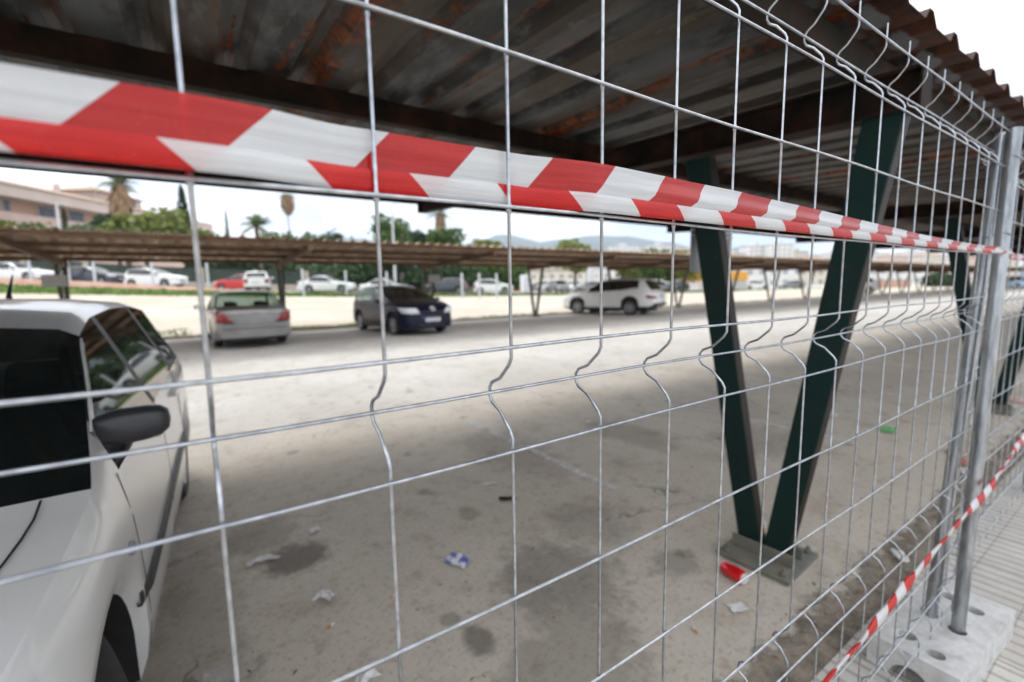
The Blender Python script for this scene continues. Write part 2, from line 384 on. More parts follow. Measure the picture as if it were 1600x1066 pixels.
M = dict(
 asphalt=asphalt_mat(), dirt=dirt_mat(), paving=paving_mat(), line=paint_line_mat(), sheet=sheet_mat(), tape=tape_mat(),
 galv=pm('galvanised_steel', (.30, .315, .34), (.50, .52, .55), 60, .28, 1.0, .05),
 galvpost=pm('galvanised_tube', (.24, .255, .27), (.46, .48, .50), 30, .34, .9, .1, stretch=(1, 1, .18), lo=.38, hi=.6),
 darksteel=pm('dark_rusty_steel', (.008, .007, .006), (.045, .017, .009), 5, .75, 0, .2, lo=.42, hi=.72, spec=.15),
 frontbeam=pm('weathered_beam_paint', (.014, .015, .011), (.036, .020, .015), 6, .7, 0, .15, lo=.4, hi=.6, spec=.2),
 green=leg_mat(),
 plate=pm('grey_green_base_plate', (.13, .145, .125), (.20, .18, .14), 9, .75, .1, .3),
 rust=pm('rust', (.20, .06, .03), (.09, .035, .02), 20, .9, 0, .4),
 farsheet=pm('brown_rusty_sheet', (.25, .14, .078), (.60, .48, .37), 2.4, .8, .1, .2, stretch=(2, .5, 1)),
 farsteel=pm('brown_rusty_steel', (.10, .055, .030), (.17, .10, .055), 4, .8, .1, .2),
 fargreen=pm('faded_green_steel', (.05, .075, .055), (.12, .10, .07), 5, .7, .1),
 concrete=pm('pale_concrete', (.58, .57, .555), (.36, .345, .325), 22, .92, 0, .8, lo=.40, hi=.80, detail=10),
 kerb=pm('kerb_stone', (.30, .25, .20), (.16, .13, .10), 6, .9, 0, .3),
 gutter=gutter_mat(),
 white=pm('white_car_paint', (.56, .555, .54), (.60, .595, .58), 3, .28, 0, 0, coat=.7),
 offwhite=pm('pearl_white_paint', (.72, .72, .70), (.76, .76, .74), 3, .25, 0, 0, coat=.7),
 silver=pm('champagne_silver_paint', (.20, .195, .19), (.25, .245, .235), 4, .32, .45, 0, coat=.6),
 navy=pm('navy_paint', (.0015, .003, .016), (.002, .004, .022), 4, .34, 0, 0, coat=.15, spec=.25),
 redp=pm('red_paint', (.50, .02, .025), (.56, .03, .03), 4, .3, 0, 0, coat=.6),
 darkp=pm('dark_grey_paint', (.035, .04, .055), (.05, .055, .07), 4, .3, .2, 0, coat=.6),
 blackpl=pm('black_plastic', (.012, .012, .013), (.020, .020, .021), 30, .5),
 mirrorpl=pm('satin_black_shell', (.022, .022, .027), (.03, .03, .035), 20, .38),
 tyre=pm('tyre_rubber', (.014, .014, .014), (.025, .024, .023), 40, .85, 0, .2),
 alloy=pm('alloy_rim', (.34, .34, .34), (.42, .42, .42), 20, .35, .6),
 glass=glass_mat('tinted_glass', (.30, .36, .33), .45),
 clear=glass_mat('green_tinted_glass', (.56, .66, .62), .85),
 dark=glass_mat('dark_glass', (.10, .12, .12), .25),
 lamp=pm('headlight_glass', (.75, .77, .80), (.55, .57, .60), 30, .12, .1, 0, coat=1),
 tail=pm('red_lens', (.26, .004, .010), (.16, .003, .006), 30, .2, 0, 0, coat=1),
 numplate=pm('plate_white', (.70, .71, .72), (.66, .67, .68), 10, .4), blue=pm('plate_blue', (.02, .06, .45), None, 10, .4),
 ink=pm('plate_ink', (.25, .26, .30), None, 10, .5), seat=pm('seat_cloth', (.03, .03, .03), (.05, .05, .05), 20, .9),
 chrome=pm('chrome', (.7, .7, .7), (.75, .75, .75), 20, .12, 1.0),
 leaf=pm('leaves_mid', (.055, .115, .022), (.115, .17, .035), 1.1, .7, 0, 0, trans=.3),
 leafy=pm('leaves_yellow_green', (.12, .16, .028), (.21, .235, .045), 1.1, .7, 0, 0, trans=.3),
 leafd=pm('leaves_dark', (.022, .055, .016), (.05, .09, .028), 1.1, .7, 0, 0, trans=.25),
 olive=pm('leaves_olive', (.10, .13, .07), (.17, .20, .11), 1.1, .7, 0, 0, trans=.25),
 palm=pm('palm_green', (.07, .11, .025), (.15, .19, .05), 1.1, .6, 0, 0, trans=.3),
 dead=pm('dead_fronds', (.26, .155, .085), (.38, .25, .15), 2.0, .9),
 bark=pm('bark', (.11, .085, .065), (.20, .165, .13), 4, .95, 0, .4, stretch=(2, 2, .5)),
 grass=pm('grass_green', (.075, .15, .02), (.15, .22, .04), .8, .9, 0, 0, trans=.25),
 earth=pm('reddish_earth', (.36, .20, .14), (.44, .30, .23), 1.5, .95),
 pole=pm('pale_grey_pole', (.50, .52, .54), (.58, .60, .62), 5, .5, .2),
 net=pm('dark_green_netting', (.022, .034, .026), (.045, .058, .044), 3, .9),
 stonewall=pm('pale_rendered_wall', (.34, .29, .23), (.44, .39, .33), 1.2, .9),
 pink=pm('pink_render', (.55, .40, .34), (.60, .45, .39), .5, .85), pinkpale=pm('pale_pink_render', (.52, .42, .37), (.58, .48, .43), .4, .85),
 orange=pm('terracotta_wall', (.50, .31, .23), (.55, .36, .28), .6, .85), tileroof=pm('tan_roof_tiles', (.40, .29, .20), (.32, .225, .155), 1.5, .9, stretch=(3, 3, 1)),
 windark=pm('dark_window', (.03, .035, .05), (.07, .08, .10), 2, .2), shutter=pm('white_frame', (.55, .56, .58), None, 5, .6),
 hill=pm('wooded_hill', (.045, .07, .035), (.10, .11, .075), .004, .95), city1=facade_mat('white_facade', (.72, .70, .66), (.30, .32, .36), 3.4, 3.1, .42, .45),
 city2=facade_mat('cream_facade', (.66, .60, .50), (.28, .27, .27), 3.0, 3.0, .45, .4), city3=facade_mat('pinkish_facade', (.62, .47, .40), (.25, .22, .22), 2.8, 3.0, .4, .4),
 yellow=pm('orange_yellow_panel', (.75, .36, .06), (.70, .33, .06), 3, .7), redcan=pm('red_can_paint', (.62, .006, .010), (.70, .01, .012), 10, .28, .3, 0, coat=.5),
 aluminium=pm('aluminium', (.6, .6, .6), (.7, .7, .7), 20, .25, .9), paper=pm('dirty_paper', (.66, .65, .63), (.52, .51, .49), 30, .9, 0, .3),
 bluepaper=pm('white_and_blue_wrapper', (.66, .67, .70), (.10, .12, .42), 18, .5, 0, .3, lo=.48, hi=.56, detail=2), greenpl=pm('green_wrapper', (.08, .38, .10), (.12, .45, .14), 20, .4),
 orangepl=pm('orange_red_plastic', (.75, .09, .02), (.65, .06, .02), 20, .4), skin=pm('skin', (.42, .25, .18), None, 10, .6),
 jersey=pm('blue_jersey', (.03, .05, .25), None, 10, .9), jeans=pm('faded_jeans', (.12, .18, .30), None, 10, .9), hair=pm('dark_hair', (.02, .015, .012), None, 10, .8),
 signback=pm('grey_sign_back', (.26, .265, .26), (.20, .205, .20), 4, .55, .4), cabinet=pm('orange_filter', (.55, .22, .06), None, 30, .8),
)

# ================================================================== SETTING
def grid(name, xs, ys, zf, mat, kind='structure', smoothed=True):
    mb = MB(); n = len(xs)
    mb.v = [(x, y, zf(x, y)) for y in ys for x in xs]
    mb.f = [(j*n+i, j*n+i+1, (j+1)*n+i+1, (j+1)*n+i) for j in range(len(ys)-1) for i in range(n-1)]
    o = mb.build(name, mat, smoothed=smoothed); tag(o, kind=kind); return o
def frange(a, b, s):
    n = max(1, int(round((b-a)/s))); return [a+(b-a)*i/n for i in range(n+1)]
XS = [-4000, -1500, -500, -200, -110] + frange(-80, 140, 5) + [170, 220, 320, 500, 900, 2000, 5000]
YS = [-3000, -500, -60, -10, 0.4, 6, 12, 17.3] + frange(17.6, 38, 2.04) + [39.5, 41, 42.5, 46, 52, 60, 75, 100, 160, 300, 700, 1800, 5000]
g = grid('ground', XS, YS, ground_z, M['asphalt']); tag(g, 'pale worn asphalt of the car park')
YD = [17.42] + frange(17.6, 37.2, 2.0)
grid('dirt_lot', frange(-80, 140, 5), YD, lambda x, y: ground_z(x, y)+.012, M['dirt'])
def road_edge(x): return 38.0
grid('upper_road', frange(-80, 140, 5), [40.8, 42.5, 46, 50], lambda x, y: ground_z(x, y)+.012, M['asphalt'])
pv = MB().box((-6, -6, -.02), (40, .655, .018)); o = pv.build('pavement', M['paving']); tag(o, kind='structure')
# gutter strip of dirt between the pavement and the lot: an uneven low bank
gb = MB(); xs = frange(-5, 30, .08); prof = [(.657, .009), (.675, .011), (.73, .010), (.80, .007), (.92, .005)]
for x in xs:
    for (y, z) in prof:
        n = noise.noise(Vector((x*2.2, y*6, 0))); k = 0 if y < .67 else 1
        gb.v.append((x, y + k*n*.05*(1 if y > .7 else .3), z + k*.006*noise.noise(Vector((x*9, y*30, 2)))))
m_ = len(prof)
gb.f = [(i*m_+j, (i+1)*m_+j, (i+1)*m_+j+1, i*m_+j+1) for i in range(len(xs)-1) for j in range(m_-1)]
tag(gb.build('gutter_dirt', M['gutter'], smoothed=True), kind='structure')
# low kerb along the far edge of the lot
kb = MB()
x = -40.0
while x < 120:
    kb.box((x, 17.24+.02*math.sin(x), -.02), (x+.985, 17.40, .075+.012*math.sin(x*3))); x += 1.0
tag(kb.build('kerb', M['kerb'], bevel=.012), kind='structure')
# painted bay lines
for (x0, y0, y1, wd) in ((2.36, 2.2, 4.3, .09), (-.04, 1.0, 2.0, .08), (4.75, 1.6, 4.9, .09), (7.15, 1.6, 4.9, .09), (9.5, 1.6, 4.9, .09), (11.9, 1.6, 4.9, .09)):
    tag(MB().add([(x0-wd/2, y0, .004), (x0+wd/2, y0, .004), (x0+wd/2, y1, .004), (x0-wd/2, y1, .004)], [(0, 1, 2, 3)]).build('bay_line', M['line']), kind='structure')
# hills
hm = MB(); prof = [(-40, 3), (200, 18), (330, 30), (400, 42), (470, 72), (520, 84), (560, 80), (600, 66), (660, 60), (700, 66), (745, 62), (780, 80), (800, 82), (850, 68), (900, 76), (950, 74), (1010, 66), (1080, 56), (1150, 52), (1250, 40), (1350, 30), (1500, 22), (1700, 12), (2000, 4)]
def hprof(px):
    for (a, ha), (b, hb) in zip(prof, prof[1:]):
        if a <= px <= b:
            t = (px-a)/(b-a); return ha+(hb-ha)*(t*t*(3-2*t))
    return 0
HN = 90; DEP = [(2500, 0.0), (2750, .45), (3000, .8), (3300, 1.0), (3700, .7), (4200, .2)]
for dd, k in DEP:
    for i in range(HN+1):
        px = -40 + 2040*i/HN; q = at(px, 440, dd); 
        h = hprof(px)*dd/FPX*k*(1+.16*noise.noise(Vector((px*.021, dd*.004, 0)))+.06*noise.noise(Vector((px*.08, dd*.01, 4))))
        hm.v.append((q.x, q.y, max(0, h)-2))
hm.f = [(j*(HN+1)+i, j*(HN+1)+i+1, (j+1)*(HN+1)+i+1, (j+1)*(HN+1)+i) for j in range(len(DEP)-1) for i in range(HN)]
tag(hm.build('hills', M['hill'], smoothed=True), kind='structure')

# ================================================================== NEAR CARPORT
def roofline(front_y, slope, z0): return lambda y: z0 + slope*(y-front_y)
def corrugated(x0, x1, y0, y1, zf, per, amp, ny):
    mb = MB(); prof = []; x = x0
    while x < x1:
        prof += [(x, 0), (x+per*.56, 0), (x+per*.70, amp), (x+per*.84, amp)]; x += per
    ys = frange(y0, y1, (y1-y0)/ny); n = len(prof)
    for y in ys:
        for (px, pz) in prof:
            wv = .006*noise.noise(Vector((px*.8, y*1.3, 0))) + .010*noise.noise(Vector((int(px/1.2)*3.1, 0, 9)))*(1 if y < y0+.01 else 0)
            jag = .022*noise.noise(Vector((int(px/.9)*5.3, 1, 1))) if (y == ys[0] or y == ys[-1]) else 0
            mb.v.append((px, y+jag, zf(y)+pz+wv))
    mb.f = [(j*n+i, j*n+i+1, (j+1)*n+i+1, (j+1)*n+i) for j in range(len(ys)-1) for i in range(n-1)]
    return mb
zr = roofline(.84, .045, 2.395)
cp = thing('carport', 'near rusty carport overhead, corrugated roof on dark green V-shaped supports behind the wire fence', 'carport', (2.38, 1.15, 0))
cpo = Vector((2.38, 1.15, 0))
def shift(mb, off): mb.v = [tuple(Vector(v)-off) for v in mb.v]; return mb
rs = corrugated(-9.0, 60, .632, 5.46, zr, .30, .045, 10)
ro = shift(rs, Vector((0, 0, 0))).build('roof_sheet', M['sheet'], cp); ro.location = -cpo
md = ro.modifiers.new('thickness', 'SOLIDIFY'); md.thickness = .002; md.offset = 1
def part(mb, name, mat, parent, off, **kw):
    o = mb.build(name, mat, parent, **kw); o.location = -off; return o
for i, (y, h, wd) in enumerate(((.84, .105, .075), (2.60, .115, .07), (4.0, .10, .06), (5.34, .16, .06))):
    zt = zr(y)-.004
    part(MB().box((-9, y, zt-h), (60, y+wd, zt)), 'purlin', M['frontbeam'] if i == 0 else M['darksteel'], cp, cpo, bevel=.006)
def gusset_beam(X, z_f, z_b, y_f, y_b, top):
    mb = MB(); hw = .055; t = .012
    def prism(ya, yb, zla, zlb, zta, ztb, x0, x1):
        vs = [(x0, ya, zla), (x1, ya, zla), (x1, yb, zlb), (x0, yb, zlb), (x0, ya, zta), (x1, ya, zta), (x1, yb, ztb), (x0, yb, ztb)]
        mb.add(vs, [(0,3,2,1),(4,5,6,7),(0,1,5,4),(1,2,6,5),(2,3,7,6),(3,0,4,7)])
    prism(y_f, y_b, z_f+t, z_b+t, top(y_f)-t, top(y_b)-t, X-.006, X+.006)
    prism(y_f, y_b, z_f, z_b, z_f+t, z_b+t, X-hw, X+hw)
    prism(y_f, y_b, top(y_f)-t, top(y_b)-t, top(y_f), top(y_b), X-hw, X+hw)
    prism(y_f-.008, y_f, z_f, z_f, top(y_f), top(y_f), X-hw, X+hw)
    prism(y_b, y_b+.008, z_b, z_b, top(y_b), top(y_b), X-hw, X+hw)
    return mb
def near_frame(X, i):
    top = lambda y: zr(y)-.004-.122
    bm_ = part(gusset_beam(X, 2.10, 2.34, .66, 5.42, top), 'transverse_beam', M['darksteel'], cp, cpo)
    # two legs of the V, each a welded box that widens upward
    for (yb, yt, zt, wt) in ((1.235, 1.625, 2.13, .150), (1.105, .775, 2.11, .148)):
        b = MB().bar((X, yb, .045), (X, yt, zt), .120, wt, .064, .07, (0, 1, 0))
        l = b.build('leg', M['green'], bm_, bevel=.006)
    pl = MB(); c, s_ = math.cos(R_(4)), math.sin(R_(4)); Mx = Matrix.Translation((X+.01, 1.16, 0)) @ Matrix.Rotation(R_(4), 4, 'Z')
    pl.box((-.19, -.18, .004), (.19, .18, .024), Mx)
    pl.box((-.06, -.15, .024), (-.048, .16, .085), Mx); pl.box((.048, -.15, .024), (.06, .16, .085), Mx)
    for bx in (-.15, .15):
        for by in (-.14, .14):
            pl.tube([Mx @ Vector((bx, by, .024)), Mx @ Vector((bx, by, .044))], .019, 6); pl.tube([Mx @ Vector((bx, by, .044)), Mx @ Vector((bx, by, .062))], .009, 8)
    pl.build('base_plate', M['plate'], bm_, bevel=.003)
NEARX = [-7.1, -2.35, 2.40, 7.15, 11.9, 16.65, 21.4, 26.15, 30.9, 35.65, 40.4, 45.1, 49.9, 54.6]
for i, X in enumerate(NEARX): near_frame(X, i)

# grey sign plate screwed to the far leg
sg = thing('sign_plate', 'small grey sign plate seen from behind, fixed to the nearest green V support', 'sign', (2.56, 1.64, 1.5))
MB().box((-.20, 0, .01), (.21, .006, .26)).build('plate', M['signback'], sg, bevel=.004)
s2 = MB()
for z in (.215, .245): s2.box((-.19, -.012, z-.006), (.20, -.0005, z+.006))
s2.build('rail', M['galvpost'], sg)

# ================================================================== FAR CARPORT
fo = Vector((12.8, 17, 0)); zfar = lambda y: 2.40 + (17.5-y)*.036
fc = thing('carport', 'far carport row with brown corrugated roof on thin V-shaped supports across the lot', 'carport', fo)
fr_ = corrugated(-28, 112, 12.0, 17.7, zfar, .30, .05, 2)
o = fr_.build('roof_sheet', M['farsheet'], fc); o.location = -fo
md = o.modifiers.new('thickness', 'SOLIDIFY'); md.thickness = .003; md.offset = 1
for y in (12.15, 13.9, 15.7, 17.45):
    zt = zfar(y)-.004; part(MB().box((-28, y, zt-.10), (112, y+.07, zt)), 'purlin', M['farsteel'], fc, fo)
for k in range(-4, 19):
    X = -2.79 + 5.24*k
    top = lambda y: zfar(y)-.106
    b = part(gusset_beam(X, 2.36, 2.12, 12.1, 17.6, lambda y: zfar(y)-.106), 'transverse_beam', M['farsteel'], fc, fo)
    b.data.transform(Matrix.Identity(4))
    for (yb, yt) in ((16.93, 16.45), (17.07, 17.5)):
        MB().bar((X, yb, .05), (X, yt, 2.16), .10, .12, .09, .09, (0, 1, 0)).build('leg', M['fargreen'], b)
    pl = MB().box((X-.16, 16.84, 0), (X+.16, 17.16, .03))
    for bx in (-.12, .12):
        for by in (-.12, .12): pl.tube([(X+bx, 17+by, .03), (X+bx, 17+by, .07)], .018, 6)
    pl.build('base_plate', M['fargreen'], b)
for (k, lab) in ((0, 'pale bay number plate on the far carport support straight above the white car roof'), (2, 'pale bay number plate on the far carport support behind the navy hatchback')):
    X = -2.79+5.24*k
    t = thing('sign_plate', lab, 'sign', (X-.05, 16.35, 1.60))
    MB().box((-.24, -.01, 0), (.24, .01, .29)).build('plate', M['concrete'], t, bevel=.01)
    MB().box((-.04, .01, .05), (.04, .20, .12)).build('bracket', M['farsteel'], t)

# ================================================================== TEMPORARY FENCE
D = .4107; U0 = .0055; SP = .137
ZL = dict(T1=1.946, T3=1.829, A=1.679, B=1.529, C=1.384, E=1.270, F=1.097, G=.925, H=.755, J=.645, K=.495, L=.365, N=.245)
BULGE = .046
FOLDS = [('T1', 'T3'), ('C', 'E'), ('H', 'J'), ('L', 'N')]
def wire_profile():
    pts = [(0, 1.979)]
    for a, b in FOLDS:
        za, zb = ZL[a], ZL[b]; h = (za-zb)/2; zm = (za+zb)/2
        amp = {'T1': .034, 'C': .046}.get(a, .031)
        raw = [(0, za-.002), (0, za-.012), (amp*.10, za-.020), (amp*.52, za-.038), (amp*.88, zm+.012), (amp, zm+.005), (amp, zm-.005), (amp*.88, zm-.012), (amp*.52, zb+.038), (amp*.10, zb+.020), (0, zb+.012), (0, zb+.002)]
        if a != pts: pts += raw
    pts.append((0, .205)); return [(0, y, z) for y, z in pts]
wire_master = None
def mesh_panel(label, x0, x1, Y, xs_vert, group='temporary fence panels', posts=None, tilt=0.0, first=False):
    global wire_master
    t = thing('mesh_fence', label, 'fence panel', (x0, Y, .12), tilt, group)
    zb = -.12
    for xv in xs_vert:
        if wire_master is None:
            wp = []; wr_ = []
            for p in wire_profile():
                wp.append(p); wr_.append(.0019)
            for zz in list(ZL.values()):
                for kk in range(len(wp)-1):
                    if wp[kk][2] > zz+.006 and wp[kk+1][2] < zz-.006 and abs(wp[kk][1]-wp[kk+1][1]) < 1e-4:
                        y_ = wp[kk][1]; wp[kk+1:kk+1] = [(0, y_, zz+.005), (0, y_, zz+.0035), (0, y_, zz-.0035), (0, y_, zz-.005)]; wr_[kk+1:kk+1] = [.0019, .0026, .0027, .0019]; break
            w_ = MB().tube(wp, wr_, 8).build('vertical_wire', M['galv'], t, smoothed=True); wire_master = w_
        else:
            w_ = bpy.data.objects.new('vertical_wire', wire_master.data); COL.objects.link(w_); w_.parent = t
        w_.location = (xv-x0, 0, zb); w_.rotation_euler = (0, R_(random.uniform(-.12, .12)), 0)
    names = list(ZL.items()) + [('m1', (ZL['T1']+ZL['T3'])/2), ('m2', (ZL['C']+ZL['E'])/2), ('m3', (ZL['H']+ZL['J'])/2), ('m4', (ZL['L']+ZL['N'])/2)]
    for nm, z in names:
        y = -.0042
        if nm[0] == 'm': y += {'m1': .034, 'm2': .046}.get(nm, .031)
        pts = []; n = 22
        for i in range(n+1):
            xx = (x1-x0)*i/n
            bow = .0016*math.sin(i*1.1+z*7) if 0 < i < n else 0
            pts.append((xx, y, z+zb+bow))
        MB().tube(pts, .0020, 8).build('horizontal_wire', M['galv'], t, smoothed=True)
    for (bx, by, tx, ty, r) in posts:
        p = MB().tube([(bx-x0, by-Y, .13-.07+zb), (tx-x0, ty-Y, 1.958+zb)], r, 20).build('post', M['galvpost'], t, smoothed=True)
    return t
drift = {10: .04, 11: .08, 12: .12, 13: .18, 14: .24, 15: .32, 16: .42, 17: .5}
xs1 = [U0 + SP*(i - drift.get(i, 0)) for i in range(-7, 18)]
mesh_panel('near galvanised mesh panel with the wide folded red and white tape across it', -1.0, 2.36, D, xs1,
           posts=[(2.283, .392, 2.383, .400, .021), (-1.02, D, -1.02, D, .021)])
xs2 = [2.52 + SP*i for i in range(0, 25)]
mesh_panel('second mesh panel, beyond the pair of grey posts on the concrete foot', 2.44, 5.86, .462, xs2,
           posts=[(2.300, .478, 2.425, .436, .021), (5.88, .462, 5.88, .462, .021)])
xs3 = [6.02 + SP*i for i in range(0, 25)]
mesh_panel('third mesh panel, farthest right, partly cut by the photo edge', 5.94, 9.36, .50, xs3,
           posts=[(5.93, .50, 5.93, .50, .021), (9.38, .50, 9.38, .50, .021)])

# wire ties that couple the two posts
for z, lab in ((1.86, 'thin wire tie twisted round the two posts just under the top rail'), (1.60, 'thin wire tie round the two posts above the tape'), (.42, 'thin wire tie round the two posts just above the concrete foot')):
    k = (z-.13)/1.82; a = Vector((2.283+.100*k, .392+.008*k, z)); b = Vector((2.300+.125*k, .478-.042*k, z)); mid = (a+b)/2
    dv = (b-a); Ld = dv.length/2+.024; ang = math.atan2(dv.y, dv.x); pts = []
    for i in range(25):
        th = 2*math.pi*i/24; pts.append((math.cos(ang)*Ld*math.cos(th)-math.sin(ang)*.0235*math.sin(th), math.sin(ang)*Ld*math.cos(th)+math.cos(ang)*.0235*math.sin(th), .004*math.sin(3*th)))
    o = MB().tube(pts, .0016, 6).build('wire_tie', M['ink'], smoothed=True); o.location = mid; tag(o, lab, 'wire tie', 'wire ties round the posts')

# concrete feet
def foot(label, cx, cy, rz, holes=True):
    t = thing('concrete_ballast', label, 'concrete foot', (cx, cy, .018), rz, 'concrete fence feet')
    mb = MB().box((-.31, -.13, 0), (.31, .13, .115)); o = mb.build('block', M['concrete'], t)
    cut = MB()
    for hx in (-.225, -.012, .185):
        for hy in (-.045, .045): cut.tube([(hx+hy*.3, hy, -.02), (hx+hy*.3, hy, .2)], .0275, 16)
    cut2 = MB()
    for e in (-1, 1): cut2.tube([(e*.40, .0, .0), (e*.20, .0, .0)], .060, 20)
    for c_ in (cut, cut2):
        co = c_.build('cutter', M['concrete'], t)
        md = o.modifiers.new('b', 'BOOLEAN'); md.operation = 'DIFFERENCE'; md.object = co; md.solver = 'EXACT'
        bpy.context.view_layer.update()
        dg = bpy.context.evaluated_depsgraph_get()
        me = bpy.data.meshes.new_from_object(o.evaluated_get(dg)); o.modifiers.clear(); o.data = me
        bpy.data.objects.remove(co, do_unlink=True)
    md = o.modifiers.new('bevel', 'BEVEL'); md.width = .007; md.segments = 2; md.limit_method = 'ANGLE'; md.angle_limit = R_(50)
    return t
foot('pale concrete foot with round holes holding the pair of grey posts', 2.305, .435, R_(-3))
foot('concrete foot under the farther fence joint, hidden beyond the right edge', 5.905, .48, R_(2))
foot('concrete foot under the left end of the near panel', -1.03, D, 0)

# ================================================================== BARRIER TAPES
def interp(tab, x):
    if x <= tab[0][0]: return tab[0][1]
    for (a, va), (b, vb) in zip(tab, tab[1:]):
        if x <= b: return va+(vb-va)*(x-a)/(b-a)
    return tab[-1][1]
TOP = [(-1.1, 1.578), (-.083, 1.5825), (.15, 1.5865), (.41, 1.589), (.55, 1.588), (.69, 1.586), (.83, 1.582), (.97, 1.579), (1.16, 1.573), (1.38, 1.567), (1.56, 1.562), (1.91, 1.556), (2.39, 1.553), (2.8, 1.552), (6, 1.545)]
BOT = [(-1.1, 1.5315), (.95, 1.5335), (1.49, 1.531), (2.2, 1.531), (2.39, 1.532), (2.8, 1.524), (6, 1.51)]
FLD = [(-1.1, 1.549), (.08, 1.5515), (.26, 1.554), (.75, 1.551), (1.2, 1.548), (1.6, 1.5455), (2.0, 1.542), (2.39, 1.540), (6, 1.53)]
mb = MB(); uvs = []; us = frange(-1.05, 5.8, .011); NV = 9; NFr = 5
def tape_y(u):
    y = D - .0085
    k = smooth(.03, .12, u)*(1-smooth(.30, .40, u)); y += k*.0155
    y -= .016*smooth(2.15, 2.30, u)*(1-smooth(2.42, 2.6, u)) ; y += .045*smooth(2.45, 2.9, u)
    return y
acc = 0
for u in us:
    zt, zb, zf = interp(TOP, u), interp(BOT, u), interp(FLD, u); y = tape_y(u)
    W = zt-zb; cr = smooth(.30, .6, u)
    for j in range(NV):
        s = j/(NV-1); z = zt - W*s
        yy = y + .0007*noise.noise(Vector((u*9, s*5, 0))) + .0016*noise.noise(Vector((u*3, s*2.4, 5))) - cr*.0055*math.exp(-((s-.46)/.14)**2) + .003*(1-s)*cr
        yy += .0028*math.sin(s*9+u*2)*smooth(1.4, 2.0, u)
        mb.v.append((u, yy, z + .0006*noise.noise(Vector((u*14, 3, 0)))*(1 if j == 0 else 0))); uvs.append((u+.027+1.835, .054*s + (.004 if cr and s > .5 else 0)*cr))
    for j in range(NFr):
        s = j/(NFr-1); z = zb + (zf-zb)*s
        yy = y - .0012 - .0022*math.sin(min(1, s*1.3)*math.pi*.5) + .0006*noise.noise(Vector((u*11, s*3, 8))) - .0012*math.sin(s*math.pi)*cr
        mb.v.append((u, yy-.0006, z + .0009*noise.noise(Vector((u*5, 7, 0)))*(1 if j == NFr-1 else 0))); uvs.append((u+.027+1.835, .055+.022*s))
n = NV+NFr
mb.f = [(i*n+j, (i+1)*n+j, (i+1)*n+j+1, i*n+j+1) for i in range(len(us)-1) for j in range(n-1)]
o = mb.build('barrier_tape', M['tape'], smoothed=False, uvs=uvs); o.data.shade_smooth()
for p in o.data.polygons: p.use_smooth = True
o.data['width'] = .077
tag(o, 'wide red and white barrier tape folded lengthwise and threaded through the upper fence wires', 'barrier tape')
# second, crumpled tape low in front of the panel
path = [(.62, .36, .56), (1.02, .365, .612), (1.26, .368, .612), (1.66, .368, .640), (2.03, .362, .672), (2.30, .350, .705), (2.42, .352, .722), (2.9, .362, .758), (3.4, .36, .80), (3.9, .40, .84)]
pp = [Vector(p) for p in path]; fine = []
for i in range(len(pp)-1):
    for k in range(14):
        t = k/14; p0 = pp[max(i-1, 0)]; p1 = pp[i]; p2 = pp[i+1]; p3 = pp[min(i+2, len(pp)-1)]
        fine.append(.5*((2*p1)+(p2-p0)*t+(2*p0-5*p1+4*p2-p3)*t*t+(3*p1-p0-3*p2+p3)*t**3))
mb = MB(); uvs = []; NA = 10; ln = 0
for i, p in enumerate(fine):
    if i: ln += (p-fine[i-1]).length
    tw = ln*9 + .6*math.sin(ln*21)
    ra = .0125*(1+.30*noise.noise(Vector((ln*16, 0, 0)))); rb = .0045*(1+.6*noise.noise(Vector((ln*19, 4, 0))))
    dirv = (fine[min(i+1, len(fine)-1)]-fine[max(i-1, 0)]).normalized(); a = dirv.cross(Vector((0, 0, 1))).normalized(); b = dirv.cross(a)
    for k in range(NA+1):
        th = 2*math.pi*k/NA; x, y = ra*math.cos(th)*(1+.15*math.sin(3*th+ln*40)), rb*math.sin(th)
        c, s = math.cos(.55*math.sin(tw)), math.sin(.55*math.sin(tw)); c2 = x*c-y*s; s2_ = x*s+y*c
        mb.v.append(tuple(p + b*c2 + a*s2_)); uvs.append((ln*1.4+1.84, .03*abs(math.cos(th/2))+.01*math.sin(tw)))
n = NA+1
mb.f = [(i*n+j, i*n+j+1, (i+1)*n+j+1, (i+1)*n+j) for i in range(len(fine)-1) for j in range(NA)]
o = mb.build('barrier_tape', M['tape'], uvs=uvs)
for p in o.data.polygons: p.use_smooth = True
tag(o, 'crumpled narrow red and white tape sagging in front of the posts near the pavement', 'barrier tape')

